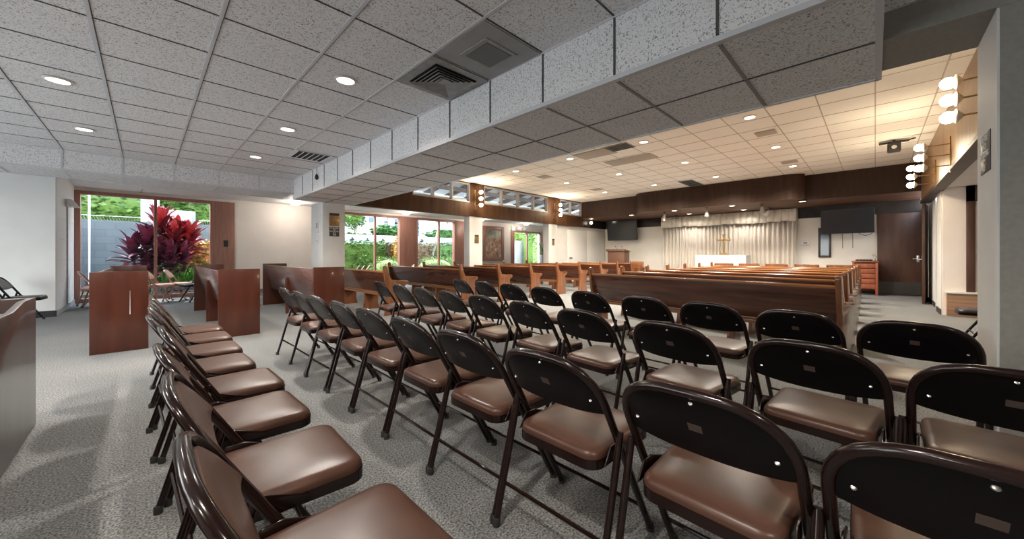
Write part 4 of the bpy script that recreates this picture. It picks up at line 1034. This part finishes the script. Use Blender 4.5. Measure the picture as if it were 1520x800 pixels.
x, _ = outp(298, 14.9); shrub('croton_bush', 'yellow and green croton bush at right of the left glass wall', M_croton, (x, 14.9, .95), (.75, .4, .65), 2200, .11)
def clump(label, u, Y, n, h, w):
    x, _ = outp(u, Y); t = thing('green_blade_clump', label, 'plant', (x, Y, 0)); bm = B(); r2 = random.Random(int(u))
    for i in range(n):
        a = r2.uniform(0, 2 * PI); b0 = (r2.uniform(-w, w), r2.uniform(-.2, .2), 0); blade(bm, b0, (math.cos(a) * .5, math.sin(a) * .5, r2.uniform(.8, 2)), h * r2.uniform(.7, 1.2), .045, r2.uniform(.3, 1.3), n=5)
    finish('blades', bm, M_blade, t)
clump('clump of bright green blade leaves below the red plant, left', 246, 13.9, 130, .85, .4); clump('clump of bright green blade leaves below the red plant, right', 270, 14.0, 130, .85, .4); clump('clump of pale green blades beneath the croton bush', 292, 14.2, 70, .7, .35)
# rock edging
for i in range(14):
    bm = B(); bmesh.ops.create_icosphere(bm, subdivisions=3, radius=1); rr = random.Random(100 + i)
    a, b_, c_ = rr.uniform(.14, .22), rr.uniform(.11, .16), rr.uniform(.08, .13)
    for v in bm.verts:
        nn = 1 + .16 * math.sin(v.co.x * 4 + i) * math.cos(v.co.y * 5 + i * 2) + .08 * math.sin(v.co.z * 9)
        v.co = Vector((v.co.x * a, v.co.y * b_, v.co.z * c_)) * nn
    u = 236 + (i % 7) * 12; x, _ = outp(u, 13.45); o = finish('edging_rock', bm, M_rock); o.location = (x, 13.45 + .05 * (i % 2), .085 + .15 * (i // 7)); o.rotation_euler = (0, 0, i)
    tag(o, 'rounded grey rock in the low stone edging outside the left glass', 'rock', 'rocks of the garden edging')
# birds' silhouettes on the white wall
for i, (u, v, lab) in enumerate(((522.5, 355.5, 'left'), (545, 357, 'middle'), (568, 357.5, 'right of the first mullion'), (291, 347, 'above the croton bush'), (626, 358, 'behind the leaning palm'))):
    Y = 15.99; x, d = outp(u, Y); z = H + (378.5 - v) * d / 542.
    t = thing('bird_ornament', 'small black bird shaped ornament on the garden wall, ' + lab, 'ornament', (x, Y, z))
    bm = B(); prism(bm, [(-.12, -.02), (-.02, -.05), (.05, -.03), (.12, .03), (.06, .03), (.02, .10), (-.02, .11), (-.01, .03), (-.07, .01)], 'y', -.02, 0); finish('body', bm, M_black, t, smooth=False)
# rafters outside the clerestory
rf = thing('outer_roof_frame', 'dark sloping rafters and pale boards seen through the clerestory windows', 'roof frame', (0, 0, 0))
for i in range(20):
    x = 4.0 + i * .85
    bm = B(); prism(bm, [(8.72, 3.42), (8.72, 3.56), (11.5, 3.06), (11.5, 2.92)], 'x', x, x + .10); o = finish('rafter', bm, M_rafter, rf)
for y, z in ((9.5, 3.16), (10.7, 2.95)):
    boxobj('purlin', M_rafter, rf, 3.6, 20.5, y, y + .12, z, z + .12)
bm = B(); prism(bm, [(8.68, 3.57), (8.68, 3.60), (10.7, 3.235), (10.7, 3.205)], 'x', 3.4, 14.9); finish('roof_boards', bm, M_roofb, rf)
boxobj('gutter', M_steelw, rf, 3.6, 14.5, 9.0, 9.12, 2.74, 2.86)
# wall clock / switch at brown panel, door closer
t = thing('wall_switch', 'dark switch plate on the brown panel right of the left glass wall', 'switch', (wx(335), YW - .05, 1.42)); boxobj('plate', M_signd, t, -.05, .05, -.012, 0, -.09, .09, bev=.003); boxobj('button', M_kick, t, -.015, .015, -.02, -.012, -.03, .03)

# ------------------------------------------------------------------ light
def area(name, loc, rot, sx, sy, e, col):
    l = bpy.data.lights.new(name, 'AREA'); l.shape = 'RECTANGLE'; l.size = sx; l.size_y = sy; l.energy = e; l.color = col
    o = bpy.data.objects.new(name, l); C.objects.link(o); o.location = loc; o.rotation_euler = rot; return o
for n_, (x0, x1) in enumerate(((W1a, W1b), (4.3, wx(603)), (wx(617), wx(690)), (wx(760), wx(803)))):
    p = area('daylight_portal', ((x0 + x1) / 2, YW + .2, 1.3), (R(-90), 0, 0), x1 - x0, 2.5, 1, (1, 1, 1)); p.data.cycles.is_portal = True
p = area('daylight_portal', (-4.75, 5.8, 1.2), (0, R(90), 0), 2.2, 7.6, 1, (1, 1, 1)); p.rotation_euler = (0, R(-90), 0); p.data.cycles.is_portal = True
sun = bpy.data.lights.new('sun', 'SUN'); sun.energy = 4.0; sun.angle = R(1); sun.color = (1, .95, .86)
so_ = bpy.data.objects.new('sun', sun); C.objects.link(so_); so_.rotation_euler = (R(-38), 0, R(35))   # high sun from beyond the garden wall
w = bpy.data.worlds.new('sky'); S.world = w; w.use_nodes = True
wn_ = w.node_tree.nodes; wl_ = w.node_tree.links; bg = wn_['Background']
tc = wn_.new('ShaderNodeTexCoord'); sp = wn_.new('ShaderNodeSeparateXYZ'); wl_.new(tc.outputs['Generated'], sp.inputs[0])
rr_ = wn_.new('ShaderNodeValToRGB'); rr_.color_ramp.elements[0].position = 0; rr_.color_ramp.elements[0].color = (1, .985, .97, 1); rr_.color_ramp.elements[1].position = .8; rr_.color_ramp.elements[1].color = (.62, .78, 1, 1)
wl_.new(sp.outputs[2], rr_.inputs[0]); wl_.new(rr_.outputs[0], bg.inputs[0]); bg.inputs[1].default_value = 5.6

# ------------------------------------------------------------------ camera
cam = bpy.data.cameras.new('camera'); co = bpy.data.objects.new('camera', cam); C.objects.link(co); S.camera = co
co.location = (0, 0, H); co.rotation_euler = (PI / 2, 0, R(44.85 - 90))
cam.sensor_width = 36; cam.lens = 542. / 1520 * 36; cam.shift_y = -21.5 / 1520; cam.clip_start = .02; cam.clip_end = 200
S.view_settings.view_transform = 'Standard'; S.view_settings.look = 'None'; S.view_settings.gamma = 1; S.view_settings.use_curve_mapping = False
S.view_settings.exposure = 0.85
S.cycles.use_denoising = True
S.cycles.max_bounces = 8; S.cycles.diffuse_bounces = 5; S.cycles.glossy_bounces = 4; S.cycles.transparent_max_bounces = 8
S.cycles.sample_clamp_indirect = 8
